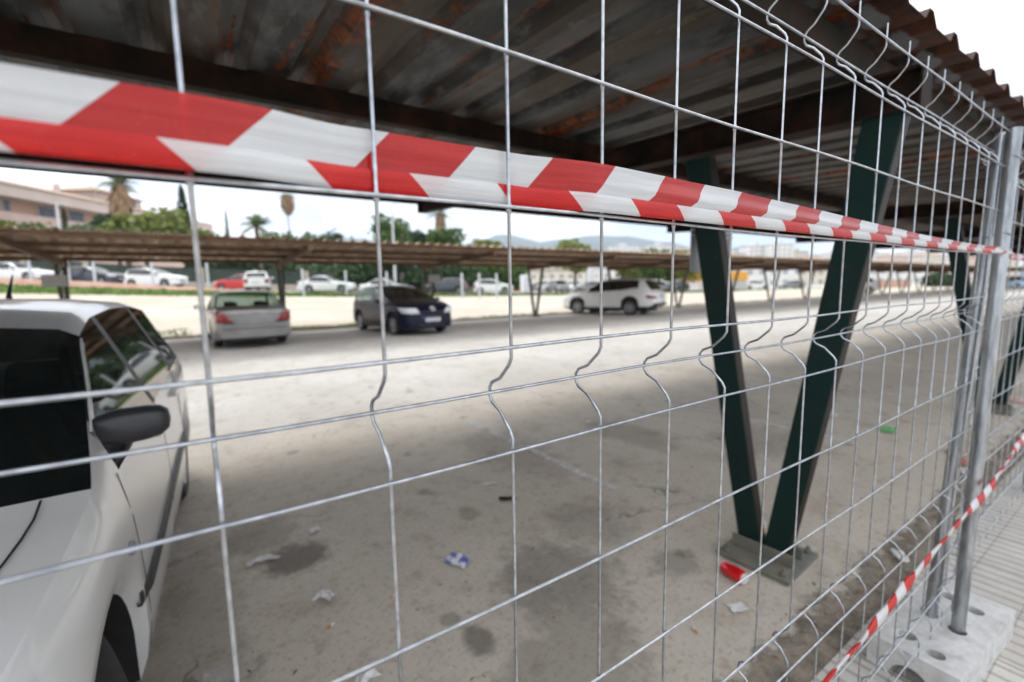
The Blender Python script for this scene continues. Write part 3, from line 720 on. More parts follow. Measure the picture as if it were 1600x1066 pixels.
# ================================================================== CARS
def lerp_tab(tab, x): return interp(tab, x)
def car(name, label, group, paint, sp, loc, heading, cat='car', glass='glass', clad=None):
    """x runs from the nose (0) to the tail (L) in the profile; the car's own +Y points to its nose"""
    t = thing(name, label, cat, loc, heading, group)
    Lc, Wd, H = sp['L'], sp['W'], sp['H']; wb, fo_, wr = sp['wb'], sp['fo'], sp['r']
    xf, xr = fo_, fo_+wb; f, gx, rx, tx = sp['f'], sp['g'], sp['rr'], sp['t']
    xa, xc = sp['xa'], sp['xc']
    def top(x): return sum(lerp_tab(sp['top'], x+d) for d in (-.06, -.03, 0, .03, .06))/5 if .08 < x < Lc-.08 else lerp_tab(sp['top'], x)
    def belt(x): return min(lerp_tab(sp['belt'], x), top(x)-.025)
    def hw(x):
        k = 1.0
        if x < .62: k -= sp.get('nf', .20)*(1-x/.62)**2.3
        if x > Lc-.55: k -= sp.get('nr', .14)*((x-(Lc-.55))/.55)**2.3
        if x < 1.4: k -= .02*(1-x/1.4)
        return Wd/2*k
    arch = wr+.055
    def low(x):
        z = lerp_tab(sp.get('low', [(0, .24), (.25, .19), (xf+.4, .20), (xr-.4, .20), (Lc-.2, .24), (Lc, .30)]), x)
        for xw in (xf, xr):
            d = abs(x-xw)
            if d < arch: z = max(z, wr + math.sqrt(arch*arch-d*d)*(1.0))
        return z
    xs = set(round(v, 4) for v in frange(0, Lc, .105))
    for xw in (xf, xr):
        for k in range(17): xs.add(round(xw-arch*math.cos(math.pi*k/16), 4))
        xs.add(round(xw-arch-.004, 4)); xs.add(round(xw+arch+.004, 4))
    keys = [f, gx, rx, tx, xa, xc] + sp['pil']
    for k in keys:
        xs = set(v for v in xs if abs(v-k) > .03 or min(abs(v-xf), abs(v-xr)) <= arch+.01); xs.add(round(k, 4))
    for e in (.03, .08, .16): xs.add(e); xs.add(round(Lc-e, 4))
    xs = sorted(xs)
    FR = [0, .10, .24, .42, .60, .80, 1.0]; BW = [.955, .985, 1.0, 1.0, .995, .985, .955]
    NC = 11
    def col(x, j):
        zl, zb, zt, h = low(x), belt(x), top(x), hw(x)
        T = max(0.0, min(1.0, (zt-zb)/(H-lerp_tab(sp['belt'], x)+1e-6)))
        wroof = h*(.955-sp.get('tum', .21)*T)
        if j <= 6: return (h*BW[j], zl+(zb-zl)*FR[j])
        if j == 7: return (wroof+.012*T, zb+(zt-zb)*.86)
        if j == 8: return (wroof*.93, zt-.035*(.3+T*.7)*min(1, (zt-zb)/.1))
        if j == 9: return (wroof*.55, zt-.008)
        return (0, zt)
    def bow(x):
        if x < gx+.3: return sp.get('bow', .16)*(1-smooth(gx-.2, gx+.9, x))*smooth(-.2, f*.7, x)+.0
        if x > rx-.3: return -.10*smooth(rx-.5, tx, x)
        return 0
    def pt(x, j, side):
        y, z = col(x, j); xx = x
        if j >= 7:
            hh = max(hw(x), .1); xx = x + bow(x)*((y/hh)**2)
        return Vector((side*y, -(xx), z))
    parts = {}
    def addf(key, vs):
        d = parts.setdefault(key, MB()); d.add(vs, [tuple(range(len(vs)))])
    pil = sp['pil']
    def reg_side(x, j, side):
        if j == 6 and xa < x < xc:
            for k in range(0, len(pil)-1, 2):
                if pil[k] < x < pil[k+1]: return ('pillar_trim', side*10+k)
            n_ = sum(1 for k in range(0, len(pil)-1, 2) if x > pil[k+1])
            return ('side_window', side*10+n_)
        if j >= sp.get('wsj', 8) and f < x < gx: return ('windscreen', 0)
        if j >= 8 and rx < x < tx: return ('rear_window', 0)
        if j in (3, 4) and x < sp.get('hl', .40) and j >= sp.get('hlj', 4): return ('headlight', side)
        if j in sp.get('tlj', (3, 4, 5)) and x > Lc-sp.get('tl', .22)*(1 if j > 3 else .8): return ('tail_light', side)
        if clad and j == 0: return ('cladding', 0)
        if clad and j == 1 and (min(abs(x-xf), abs(x-xr)) < arch+.03): return ('cladding', 0)
        return ('body', 0)
    for side in (-1, 1):
        for a, b in zip(xs, xs[1:]):
            for j in range(NC-1):
                key = reg_side((a+b)/2, j, side)
                q = [pt(a, j, side), pt(b, j, side), pt(b, j+1, side), pt(a, j+1, side)]
                addf(key, q if side < 0 else q[::-1])
            # fender return
            q0, q1 = pt(a, 0, side), pt(b, 0, side); ins = Vector((-side*.20, 0, .0))
            addf(('underbody', 0), [q0, q1, q1+ins, q0+ins])
    NS = 16
    for end, xe in (('front', 0.0), ('rear', Lc)):
        sgn = 1 if end == 'front' else -1
        def cp_(j, k):
            y, z = col(xe, j); s = -1+2*k/NS; b_ = sp.get('cap', .09)*(1-s*s)*(1 if j < 9 else .9)
            zz = z - (0 if j < 7 else .012*0)
            return Vector((y*s, -xe + sgn*(b_ - .02*abs(FR[min(j, 6)]-.35)), zz))
        for j in range(NC-2):
            for k in range(NS):
                s = abs(-1+2*(k+.5)/NS); sd = -1 if k < NS/2 else 1; key = ('body', 0)
                if end == 'front':
                    if j in (3, 4) and s > .62 and j >= sp.get('hlj', 4): key = ('headlight', sd)
                    elif j == 1 and s < .66: key = ('grille', 0)
                    elif j in (4,) and s < .48 and sp.get('upgrille', 1): key = ('grille', 1)
                    elif clad and j == 0: key = ('cladding', 0)
                else:
                    if j in sp.get('tlj', (3, 4, 5)) and s > sp.get('tls', .70)+(sp.get('tld', 0)*(j-3)): key = ('tail_light', sd)
                    elif clad and j <= 1: key = ('cladding', 0)
                q = [cp_(j, k), cp_(j, k+1), cp_(j+1, k+1), cp_(j+1, k)]
                addf(key, q if end == 'front' else q[::-1])
    matmap = dict(body=paint, side_window=M[glass], windscreen=M[sp.get('ws', glass)], rear_window=M[sp.get('rw', glass)], pillar_trim=M['blackpl'], headlight=M['lamp'], tail_light=M['tail'], grille=M['blackpl'], cladding=M['blackpl'], underbody=M['blackpl'])
    for key, mbx in parts.items():
        bm = bmesh.new(); vs = [bm.verts.new(v) for v in mbx.v]
        for ff in mbx.f:
            try: bm.faces.new([vs[i] for i in ff])
            except ValueError: pass
        bmesh.ops.remove_doubles(bm, verts=bm.verts, dist=.0008)
        me = bpy.data.meshes.new(key[0]); bm.to_mesh(me); bm.free(); me.materials.append(matmap[key[0]])
        me.shade_smooth()
        try: me.set_sharp_from_angle(angle=R_(38))
        except Exception: pass
        o = bpy.data.objects.new(key[0], me); COL.objects.link(o); o.parent = t
    def lens(end, yo, yi0, yi1, z0, z1, mat, nm, wrap):
        for sd in (-1, 1):
            lb = MB(); n = 6; h0 = hw(0.0 if end == 'front' else Lc)
            for q in range(5):
                v = q/4; z = z0+(z1-z0)*v; yi = yi0+(yi1-yi0)*v
                for k in range(n+1):
                    y = yo+(yi-yo)*k/n; y = min(y, h0*.995); b_ = sp.get('cap', .09)*(1-(y/h0)**2)+.012
                    lb.v.append((sd*y, b_ if end == 'front' else -Lc-b_, z))
                for k in range(1, 5):
                    xx = wrap*k/4*(.55+.45*v); xl = xx if end == 'front' else Lc-xx
                    lb.v.append((sd*(hw(xl)+.010), -xl, z+(.02*k/4)))
            m_ = n+5
            order = list(range(n, -1, -1))+list(range(n+1, m_))
            for q in range(4):
                for a_, b_ in zip(order, order[1:]): lb.f.append((q*m_+a_, q*m_+b_, (q+1)*m_+b_, (q+1)*m_+a_))
            lo_ = lb.build(nm, mat, t, smoothed=True); md = lo_.modifiers.new('t', 'SOLIDIFY'); md.thickness = .02; md.offset = 0
    if 'lens_r' in sp: lens('rear', *sp['lens_r'], M['tail'], 'tail_light', .17)
    if 'lens_f' in sp: lens('front', *sp['lens_f'], M['lamp'], 'headlight', .42)
    if 'emblem' in sp:
        eb = MB(); xo = sp.get('cap', .09)+.015
        for rx_, rz_ in ((.085, .055), (.030, .052)): eb.tube([(rx_*math.cos(a*math.pi/10), xo, sp['emblem']+rz_*math.sin(a*math.pi/10)) for a in range(21)], .011, 6)
        eb.build('emblem', M['chrome'], t, smoothed=True)
    if 'lens_r' in sp:
        MB().box((-.42, -Lc-.088, sp['pr']-.10), (.42, -Lc-.066, sp['pr']+.09)).build('plate_recess', M['silver'], t, bevel=.02)
        MB().box((-Wd/2*.80, -Lc-.075, .50), (Wd/2*.80, -Lc-.055, .515)).build('bumper_gap', M['blackpl'], t)
        MB().box((-Wd/2*.78, -Lc-.075, .635), (Wd/2*.78, -Lc-.05, .65)).build('boot_gap', M['blackpl'], t)
    # wheels
    for xw in (xf, xr):
        for sd in (-1, 1):
            yw = sd*(Wd/2-.135); ty = MB(); c0 = Vector((yw, -xw, wr)); n = 28
            profw = [(-.095, wr*.66), (-.10, wr*.90), (-.075, wr*.985), (-.03, wr), (.03, wr), (.075, wr*.985), (.10, wr*.90), (.095, wr*.66), (.07, wr*.64), (-.07, wr*.64)]
            for k in range(n):
                a = 2*math.pi*k/n
                for (w_, r_) in profw: ty.v.append((yw+sd*w_, -xw+r_*math.cos(a), wr+r_*math.sin(a)))
            m_ = len(profw)
            for k in range(n):
                for j in range(m_): ty.f.append((k*m_+j, k*m_+(j+1) % m_, ((k+1) % n)*m_+(j+1) % m_, ((k+1) % n)*m_+j))
            wo = ty.build('wheel', M['tyre'], t, smoothed=True)
            rm = MB(); ro_ = wr*.655
            def ring(r0, r1, x0, x1):
                b_ = len(rm.v)
                for k in range(n):
                    a = 2*math.pi*k/n
                    rm.v.append((yw+sd*x0, -xw+r0*math.cos(a), wr+r0*math.sin(a))); rm.v.append((yw+sd*x1, -xw+r1*math.cos(a), wr+r1*math.sin(a)))
                for k in range(n): rm.f.append((b_+2*k, b_+2*k+1, b_+2*((k+1) % n)+1, b_+2*((k+1) % n)))
            ring(ro_, ro_*.90, .096, .085); ring(ro_*.90, ro_*.88, .085, .02); ring(ro_*.26, ro_*.2, .085, .09); ring(ro_*.2, .001, .09, .09)
            for k in range(sp.get('spk', 5)*2):
                a = 2*math.pi*(k+(.22 if k % 2 else -.0))/(sp.get('spk', 5)*2); ca, sa = math.cos(a), math.sin(a)
                p0 = Vector((yw+sd*.078, -xw+ro_*.2*ca, wr+ro_*.2*sa)); p1 = Vector((yw+sd*.072, -xw+ro_*.91*ca, wr+ro_*.91*sa))
                rm.bar(p0, p1, .035, .028, .014, .014, Vector((0, -sa, ca)))
            rm.build('rim', M['alloy'], wo, smoothed=True)
            MB().tube([(yw-sd*.02, -xw, wr), (yw+sd*.012, -xw, wr)], ro_*.86, 20).build('brake_disc', M['darksteel'], wo)
            if xw == xf and sp.get('steer'):
                Mr = Matrix.Translation((yw, -xw, 0)) @ Matrix.Rotation(sp['steer'], 4, 'Z') @ Matrix.Translation((-yw, xw, 0)); wo.matrix_local = Mr
    # floor, dashboard and seats seen through the glass
    und = MB().box((-Wd/2+.26, -(Lc-.35), .17), (Wd/2-.26, -.35, .34)); und.box((-Wd/2+.30, -(xf+.5), .3), (Wd/2-.30, -(xf-.45), .60)); und.box((-Wd/2+.30, -(xr+.45), .3), (Wd/2-.30, -(xr-.5), .60))
    und.build('chassis', M['blackpl'], t)
    bz = lerp_tab(sp['belt'], (f+gx)/2)
    dsh = MB().box((-Wd/2+.10, -(f+.62), bz-.18), (Wd/2-.10, -(f+.06), bz-.03)); dsh.build('dashboard', M['seat'], t, bevel=.03)
    for (yy, xx) in ((-.36, gx+.35), (.36, gx+.35), (-.36, gx+1.15), (.36, gx+1.15)):
        st = MB().box((yy-.24, -(xx+.12), .30), (yy+.24, -(xx-.42), .52)); st.bar((yy, -(xx+.05), .45), (yy, -(xx+.22), bz+.06), .48, .42, .14, .09, (1, 0, 0)); st.bar((yy, -(xx+.23), bz+.07), (yy, -(xx+.26), bz+.24), .25, .22, .09, .08, (1, 0, 0))
        st.build('seat', M['seat'], t, bevel=.03)
    MB().tube([(.36+.19*math.cos(a*math.pi/10), -(f+.72), bz-.02+.19*math.sin(a*math.pi/10)*.9) for a in range(21)], .014, 6).build('steering_wheel', M['seat'], t)
    # mirrors
    for sd in (-1, 1):
        if sp.get('nomir'): break
        xm = sp.get('xm', xa+.12); bzz = belt(xa+.15)
        mirror(t, sd, sp.get('my', Wd/2*.955), -xm, sp.get('mz', bzz), sp.get('msc', 1.0), M['mirrorpl'] if sp.get('blackmir') else paint)
    # gaps, handles, plates
    def ribbon(pts, wdt, name, mat, off=.0025):
        rb = MB()
        for i, (p, nrm) in enumerate(pts):
            d = (pts[min(i+1, len(pts)-1)][0]-pts[max(i-1, 0)][0]).normalized(); s_ = d.cross(nrm).normalized()*wdt/2
            rb.v += [tuple(p+nrm*off+s_), tuple(p+nrm*off-s_), tuple(p-s_), tuple(p+s_)]
        for i in range(len(pts)-1):
            for k in range(4): rb.f.append((4*i+k, 4*i+(k+1) % 4, 4*i+4+(k+1) % 4, 4*i+4+k))
        return rb.build(name, mat, t)
    def sidept(x, fz, side):
        # height fraction along the body side between sill and belt
        zl, zb = lerp_tab(sp.get('low', [(0, .24), (.25, .19), (xf+.4, .20), (xr-.4, .20), (Lc-.2, .24), (Lc, .30)]), x), belt(x); z = zl+(zb-zl)*fz
        zlo = low(x); fr = max(0, min(1, (z-zlo)/max(zb-zlo, .01)))
        return Vector((side*hw(x)*interp(list(zip(FR, BW)), fr), -x, max(z, zlo)))
    for sd in (-1, 1):
        nv = Vector((sd, 0, 0))
        for xd in sp.get('gaps', []):
            ribbon([(sidept(xd+.05*(1-k/8)*(1 if xd == sp['gaps'][0] else 0), .10+.90*k/8, sd), nv) for k in range(9)], .007, 'door_gap', M['blackpl'], .0012)
        for xh in sp.get('handles', []):
            p = sidept(xh, .86, sd); MB().box((p.x-.012, -xh-.10, p.z-.014), (p.x+.022*1, -xh+.10, p.z+.014)).build('door_handle', paint, t, bevel=.006) if sd > 0 else MB().box((p.x-.022, -xh-.10, p.z-.014), (p.x+.012, -xh+.10, p.z+.014)).build('door_handle', paint, t, bevel=.006)
        if sp.get('strip'):
            x0, x1, fz = sp['strip']; ribbon([(sidept(x, fz+.02*(x-x0)/(x1-x0), sd), nv) for x in frange(x0, x1, .12)], .045, 'rub_strip', M['blackpl'], .012)
    for end, key in (('front', 'pf'), ('rear', 'pr')):
        if key in sp:
            z = sp[key]; xo = sp.get('cap', .09)*.97+.012 if end == 'front' else -Lc-sp.get('cap', .09)*.97-.012; s = 1 if end == 'front' else -1
            pm_ = MB().box((-.26, xo-.006, z-.055), (.26, xo+.006, z+.055)); po = pm_.build('number_plate', M['numplate'], t, bevel=.004)
            fx = -.26 if s < 0 else .22
            MB().box((fx, xo+s*.007-.001, z-.050), (fx+.04, xo+s*.007+.001, z+.050)).build('blue_band', M['blue'], po)
            ch = MB()
            for k in range(7):
                a0 = -.185+k*.054; ch.box((a0, xo+s*.0075-.001, z-.032), (a0+.032, xo+s*.0075+.001, z+.032))
            ch.build('characters', M['ink'], po)
    return t, pt, sidept, ribbon

def mirror(t, sd, y, x, z, sc, mat):
    mb = MB(); n = 12; rows = [(0.0, .35, .5), (.03, .75, .85), (.09, 1.0, 1.0), (.16, 1.0, .96), (.205, .84, .84), (.228, .5, .55), (.234, .05, .1)]
    for (o_, a, b) in rows:
        for k in range(n):
            th = 2*math.pi*k/n; cx, sz = math.cos(th), math.sin(th)
            cx = math.copysign(abs(cx)**.7, cx); sz = math.copysign(abs(sz)**.7, sz)
            mb.v.append((sd*(y+.05+o_*sc), x+cx*.058*a*sc*(1 if cx > 0 else .75), z+.075*sc+sz*.066*b*sc+.012*o_/.2))
    for i in range(len(rows)-1):
        for k in range(n): mb.f.append((i*n+k, i*n+(k+1) % n, (i+1)*n+(k+1) % n, (i+1)*n+k))
    mb.f.append(tuple(range(n))); mb.f.append(tuple((len(rows)-1)*n+k for k in range(n)))
    o = mb.build('wing_mirror', mat, t, smoothed=True)
    MB().bar((sd*(y-.02), x, z-.005), (sd*(y+.12*sc), x, z+.035*sc), .07, .06, .035, .03, (0, 1, 0)).build('mirror_foot', M['blackpl'], o, bevel=.008)
    MB().box((sd*(y+.15*sc)-.085*sc, x-.050*sc, z+.075*sc-.045*sc), (sd*(y+.15*sc)+.07*sc, x-.046*sc, z+.075*sc+.05*sc)).build('mirror_glass', M['chrome'], o)
    return o

HATCH = dict(L=3.95, W=1.64, H=1.43, wb=2.45, fo=.80, r=.300, f=.98, g=1.70, rr=3.62, t=3.90, xa=1.20, xc=3.50, pil=[2.06, 2.14, 2.98, 3.05],
  top=[(0, .66), (.05, .70), (.18, .78), (.5, .87), (.98, .955), (1.70, 1.345), (2.0, 1.405), (2.5, 1.43), (3.1, 1.415), (3.62, 1.345), (3.90, .98), (3.95, .93)],
  belt=[(0, .58), (.3, .76), (.9, .885), (1.4, .90), (3.5, .975), (3.95, .87)], gaps=[1.17, 2.10, 2.92], handles=[1.98, 2.78], strip=(1.12, 3.0, .42), blackmir=1, pf=.42, pr=.62, hl=.42, bow=.20, xm=1.36, msc=1.08)
# the white hatchback parked right behind the fence, nose to the camera
NEAR = dict(HATCH, f=.92, bow=.05, wsj=7, tum=.25, my=.66, mz=.945, xm=1.26, msc=.90, steer=R_(24)); NEAR['ws'] = 'glass'; NEAR['hlj'] = 4
NEAR['top'] = [(0, .66), (.05, .70), (.18, .775), (.5, .855), (.92, .925), (1.65, 1.335), (2.0, 1.405), (2.5, 1.43), (3.1, 1.42), (3.62, 1.36), (3.90, .98), (3.95, .93)]
tc_, pt_, sp_, rib_ = car('parked_car', 'white hatchback with black door mirror at the left edge, nose close to the fence', 'parked cars', M['white'], NEAR, (-1.07, .70, 0), math.pi-R_(2.7), glass='dark')
for sd in (-1, 1):
    rib_([(pt_(x, 7, sd).lerp(pt_(x, 6, sd), .04+.10*(1-k/9)), Vector((sd, 0, .1))) for k, x in enumerate(frange(1.16, 1.68, .058))], .030, 'door_frame', M['white'], .006)
# shut line of the bonnet, indicator, roof aerial, wipers
for sd in (-1, 1):
    pts = []
    for x, yl in ((.93, .672), (.86, .675), (.78, .672), (.70, .664), (.62, .650), (.54, .630), (.45, .60), (.36, .56), (.28, .51), (.22, .46), (.17, .40)):
        cs = [pt_(x, jj, sd) for jj in range(6, 11)]
        for a, b in zip(cs, cs[1:]):
            if abs(b.x) <= yl <= abs(a.x): p = a.lerp(b, (abs(a.x)-yl)/max(1e-6, abs(a.x)-abs(b.x))); p.y = -x; break
        pts.append((p, Vector((0, 0, 1))))
    rib_(pts, .0055, 'bonnet_gap', M['blackpl'], .0012)
    p = sp_(1.02, .74, sd); MB().tube([p+Vector((-.01*sd, 0, 0)), p+Vector((.012*sd, 0, 0))], .020, 10).build('indicator', M['tail'] if False else M['ink'], tc_)
MB().tube([(0, -3.35, 1.40), (0, -3.36, 1.44), (0, -3.46, 1.56)], [.02, .012, .004], 8).build('aerial', M['blackpl'], tc_)
for (y0, y1) in ((-.55, -.02), (.05, .60)):
    MB().tube([(y0, -.97, .965), ((y0+y1)/2, -1.06, 1.005), (y1, -1.08, 1.015)], .011, 6).build('wiper', M['blackpl'], tc_)

SEDAN = dict(L=4.53, W=1.75, H=1.43, wb=2.715, fo=.80, r=.315, f=1.30, g=2.08, rr=3.16, t=3.92, xa=1.62, xc=3.52, pil=[2.48, 2.55, 3.22, 3.27],
  top=[(0, .62), (.06, .68), (.25, .78), (.7, .88), (1.30, .96), (2.08, 1.38), (2.5, 1.43), (2.9, 1.425), (3.16, 1.40), (3.92, 1.03), (4.05, 1.01), (4.40, .985), (4.50, .95), (4.53, .88)],
  belt=[(0, .55), (.3, .72), (1.2, .87), (1.8, .89), (3.5, .95), (4.4, .90), (4.53, .82)], gaps=[1.55, 2.52, 3.3], handles=[2.4, 3.15], pf=.42, pr=.70, hl=.38, tl=.26, tlj=(), lens_r=(.80, .47, .64, .66, .905), ws='clear', xm=1.75, cap=.07, low=[(0, .24), (.25, .19), (1.2, .20), (3.1, .20), (4.3, .24), (4.53, .28)], nr=.12)
t_, p2_, s2_, r2_ = car('parked_car', 'champagne silver saloon seen from behind under the far carport', 'parked cars', M['silver'], SEDAN, (.98, 18.10-4.53-.25+4.53, 0), R_(2), glass='clear')
t_.location = (1.08, 17.55, 0)
HB2 = dict(HATCH, L=4.20, W=1.80, H=1.53, wb=2.60, r=.32, f=1.0, g=1.85, rr=3.75, t=4.12, xc=3.72, pil=[2.30, 2.38, 3.15, 3.22], strip=None, blackmir=0, msc=1.0, xm=1.42,
  top=[(0, .76), (.05, .82), (.2, .90), (.5, .98), (1.0, 1.07), (1.85, 1.44), (2.2, 1.505), (2.6, 1.53), (3.2, 1.51), (3.75, 1.43), (4.12, 1.02), (4.20, .95)],
  belt=[(0, .69), (.3, .86), (.9, .95), (1.4, .94), (3.6, 1.04), (4.20, .88)], gaps=[1.25, 2.34, 3.1], handles=[2.2, 3.0], pf=.47, hlj=9, lens_f=(.80, .40, .52, .66, .83), emblem=.80, ws='dark')
car('parked_car', 'dark navy hatchback facing the camera under the far carport', 'parked cars', M['navy'], HB2, (5.88, 12.90, 0), R_(180+5), glass='clear')
SUV = dict(L=4.70, W=1.88, H=1.68, wb=2.70, fo=.93, r=.365, f=1.18, g=2.0, rr=4.25, t=4.62, xa=1.45, xc=4.02, pil=[2.55, 2.61, 3.45, 3.51],
  top=[(0, .78), (.05, .84), (.2, .94), (.6, 1.04), (1.18, 1.13), (2.0, 1.60), (2.4, 1.66), (2.9, 1.68), (3.7, 1.65), (4.25, 1.59), (4.62, 1.16), (4.70, 1.05)],
  belt=[(0, .72), (.3, .90), (1.0, 1.02), (1.6, 1.06), (3.2, 1.14), (3.9, 1.24), (4.35, 1.12), (4.70, .98)], gaps=[1.45, 2.58, 3.5], handles=[2.45, 3.35], pr=.88, hl=.45, tl=.30, tlj=(4,), tls=.62, xm=1.65, ws='dark', rw='dark',
  low=[(0, .34), (.25, .26), (1.4, .28), (3.2, .28), (4.5, .34), (4.70, .42)], spk=6)
hd = math.atan2(-(15.61-16.376), 16.749-14.48)
t_, p3_, s3_, r3_ = car('parked_car', 'white off-roader with black lower cladding seen from behind, farthest right under the carport', 'parked cars', M['offwhite'], SUV, (0, 0, 0), hd, glass='dark', clad=1)
back = Vector((16.376+.935*math.cos(hd), 14.48+.935*math.sin(hd), 0)); t_.location = back + Vector((-math.sin(hd), math.cos(hd), 0))*(.93+2.70)
MB().box((-.74, -3.9, 1.655), (-.70, -2.2, 1.69)).build('roof_rail', M['blackpl'], t_); MB().box((.70, -3.9, 1.655), (.74, -2.2, 1.69)).build('roof_rail', M['blackpl'], t_)
for sx in (-1, 1): MB().box((sx*.62-.09, -4.81, .47), (sx*.62+.09, -4.775, .53)).build('reflector', M['tail'], t_)

# ---- cars on the upper road and beyond (simple copies of four masters)
def onroad(px, depth, dz=0):
    q = at(px, 450, depth); return Vector((q.x, q.y, ground_z(q.x, q.y)+.012+dz))
def dir_h(px0, px1, depth):   # heading so that the nose points from px0 to px1 in the picture
    a, b = at(px0, 450, depth), at(px1, 450, depth); return math.atan2(-(b.x-a.x), b.y-a.y)
def paint_copy(src, mat):
    for c in children(src):
        if c.type == 'MESH' and c.data.materials and c.name.split('.')[0] in ('body', 'door_handle', 'wing_mirror'):
            c.data = c.data.copy(); c.data.materials[0] = mat
FARH = dict(HB2, L=4.1, pr=.62); FARS = dict(SEDAN, L=4.53)
def far_car(label, master, mat, px, depth, facing, yawoff=0.0, dz=0):
    sp = {'h': FARH, 's': FARS, 'u': dict(SUV, pf=.5)}[master]
    key = master
    if key not in MASTERS:
        r, *_ = car('parked_car', label, 'parked cars', mat, sp, (0, 0, 0), 0, glass='dark'); MASTERS[key] = r
    else:
        r = copy_tree(MASTERS[key]); paint_copy(r, mat)
    c = onroad(px, depth, dz); h = dir_h(px, px+(20 if facing == 'R' else -20), depth) if facing in 'RL' else math.atan2(-c.x, c.y)+(0 if facing == 'A' else math.pi)
    h += yawoff; fwd_ = Vector((-math.sin(h), math.cos(h), 0)); r.location = c + fwd_*sp['L']/2; r.rotation_euler = (0, 0, h)
    r['label'] = label; r['category'] = 'car'; r['group'] = 'parked cars'
    return r
MASTERS = {}
far_car('white saloon on the upper road at the left edge of the photo', 's', M['offwhite'], 32, 35.5, 'R')
far_car('dark grey hatchback on the upper road behind the reddish bank', 'h', M['darkp'], 150, 37.5, 'R')
far_car('white hatchback on the upper road right of the dark grey one', 'h', M['offwhite'], 246, 37.5, 'R')
far_car('bright red hatchback on the upper road, partly behind a white car', 'h', M['redp'], 375, 45, 'L')
far_car('white car seen from behind, directly right of the bright red hatchback', 'h', M['offwhite'], 404, 38, 'A', -.06)
far_car('white saloon standing alone between two fence posts above the pale dirt', 's', M['offwhite'], 512, 39.5, 'R')
far_car('white car whose roof shows over the navy hatchback', 's', M['offwhite'], 606, 39.5, 'R')
far_car('dark hatchback with pale bonnet just right of the navy hatchback', 'h', M['darkp'], 697, 46, 'L')
far_car('white estate car on the upper road left of the bare V support', 'h', M['offwhite'], 771, 50, 'R')
far_car('dark red car behind the white estate car', 's', M['redp'], 806, 66, 'L')
far_car('white off-roader beside the pale red car on the distant lot', 'u', M['offwhite'], 856, 68, 'A', .5)
far_car('silver off-roader facing left on the distant lot', 'u', M['silver'], 873, 62, 'T', .3)
far_car('white van-like car behind the silver off-roader', 'u', M['offwhite'], 893, 72, 'T', -.3)
far_car('pale silver saloon in front of the distant lot trees, behind the white off-roader nose', 's', M['silver'], 922, 56, 'L')
far_car('grey hatchback on the distant lot, between the posts of a bare V support', 'h', M['silver'], 838, 75, 'L')
far_car('silver car behind the rear window of the white off-roader', 'h', M['silver'], 1030, 62, 'R')
far_car('dark car among the tree trunks right of the white off-roader', 'h', M['darkp'], 1052, 66, 'L')
r = far_car('white off-roader far down the carport, seen between the legs of the near green V', 'u', M['offwhite'], 1328, 47, 'L'); r.location.z = 0
far_car('white van-like car just right of the grey fence posts', 'u', M['offwhite'], 1572, 75, 'L', .2)
far_car('pale blue car at the right edge behind the second mesh panel', 'h', pm('pale_blue_paint', (.30, .50, .68), None, 4, .3, 0, 0, coat=.6), 1592, 62, 'L')
far_car('small white car on the grass verge right of the far V support', 'h', M['offwhite'], 1518, 80, 'L')
far_car('distant white hatchback above the near V support gap', 'h', M['offwhite'], 1180, 80, 'R')
far_car('distant silver saloon between two bare V supports', 's', M['silver'], 1235, 84, 'L')

# ================================================================== VERGE, POSTS, SCREEN
gm = MB(); rnd = random.Random(3)
def tuft(mb, p, h, n=3):
    for _ in range(n):
        a = rnd.uniform(0, 6.28); w_ = h*.28; l = Vector((math.cos(a), math.sin(a), 0)); q = p+Vector((rnd.uniform(-.15, .15), rnd.uniform(-.15, .15), -.02))
        tip = q+Vector((rnd.uniform(-.3, .3)*h, rnd.uniform(-.3, .3)*h, h*rnd.uniform(.6, 1.1)))
        mb.add([q-l*w_, q+l*w_, tip], [(0, 1, 2)])
xs = frange(-60, 130, 1.0); ys = [37.0, 38.2, 39.4, 40.8]
base = len(gm.v)
for y in ys:
    for x in xs: gm.v.append((x, y, ground_z(x, y)+.03+.05*noise.noise(Vector((x*.6, y, 0)))))
n = len(xs); gm.f = [(j*n+i, j*n+i+1, (j+1)*n+i+1, (j+1)*n+i) for j in range(3) for i in range(n-1)]
for _ in range(9000):
    x = rnd.uniform(-22, 70); y = rnd.uniform(36.6, 40.8)
    if noise.noise(Vector((x*.25, y*.4, 7))) > -.25 or y > 37.6: tuft(gm, Vector((x, y, ground_z(x, y)+.03)), rnd.uniform(.10, .22), 2)
for (x0, x1, y0, y1, k) in ((2.6, 5.6, 17.5, 18.3, 900), (9.6, 13.6, 17.5, 18.2, 320), (-1.5, -.2, 17.6, 19.5, 260), (21, 27, 17.5, 18.0, 200), (12.8, 15.4, 17.5, 18, 150)):
    for _ in range(k):
        x = rnd.uniform(x0, x1); y = rnd.uniform(y0, y1)
        if noise.noise(Vector((x*1.5, y*2, 3))) > -.12: tuft(gm, Vector((x, y, ground_z(x, y)+.02)), rnd.uniform(.04, .12), 2)
tag(gm.build('grass', M['grass']), 'strip of green grass between the pale dirt and the upper road', 'grass', kind='stuff')
em = MB(); xs = frange(-60, 12, 1.0)
for x in xs:
    k = smooth(12, 2, x) if False else max(0, min(1, (9-x)/14)); z = ground_z(x, 41)
    for (y, h) in ((40.6, 0), (40.9, .34*k), (41.2, .40*k), (41.5, .03)): em.v.append((x, y, z+h-.01))
em.f = [(4*i+j, 4*i+4+j, 4*i+5+j, 4*i+1+j) for i in range(len(xs)-1) for j in range(3)]
tag(em.build('earth_bank', M['earth'], smoothed=True), kind='structure')
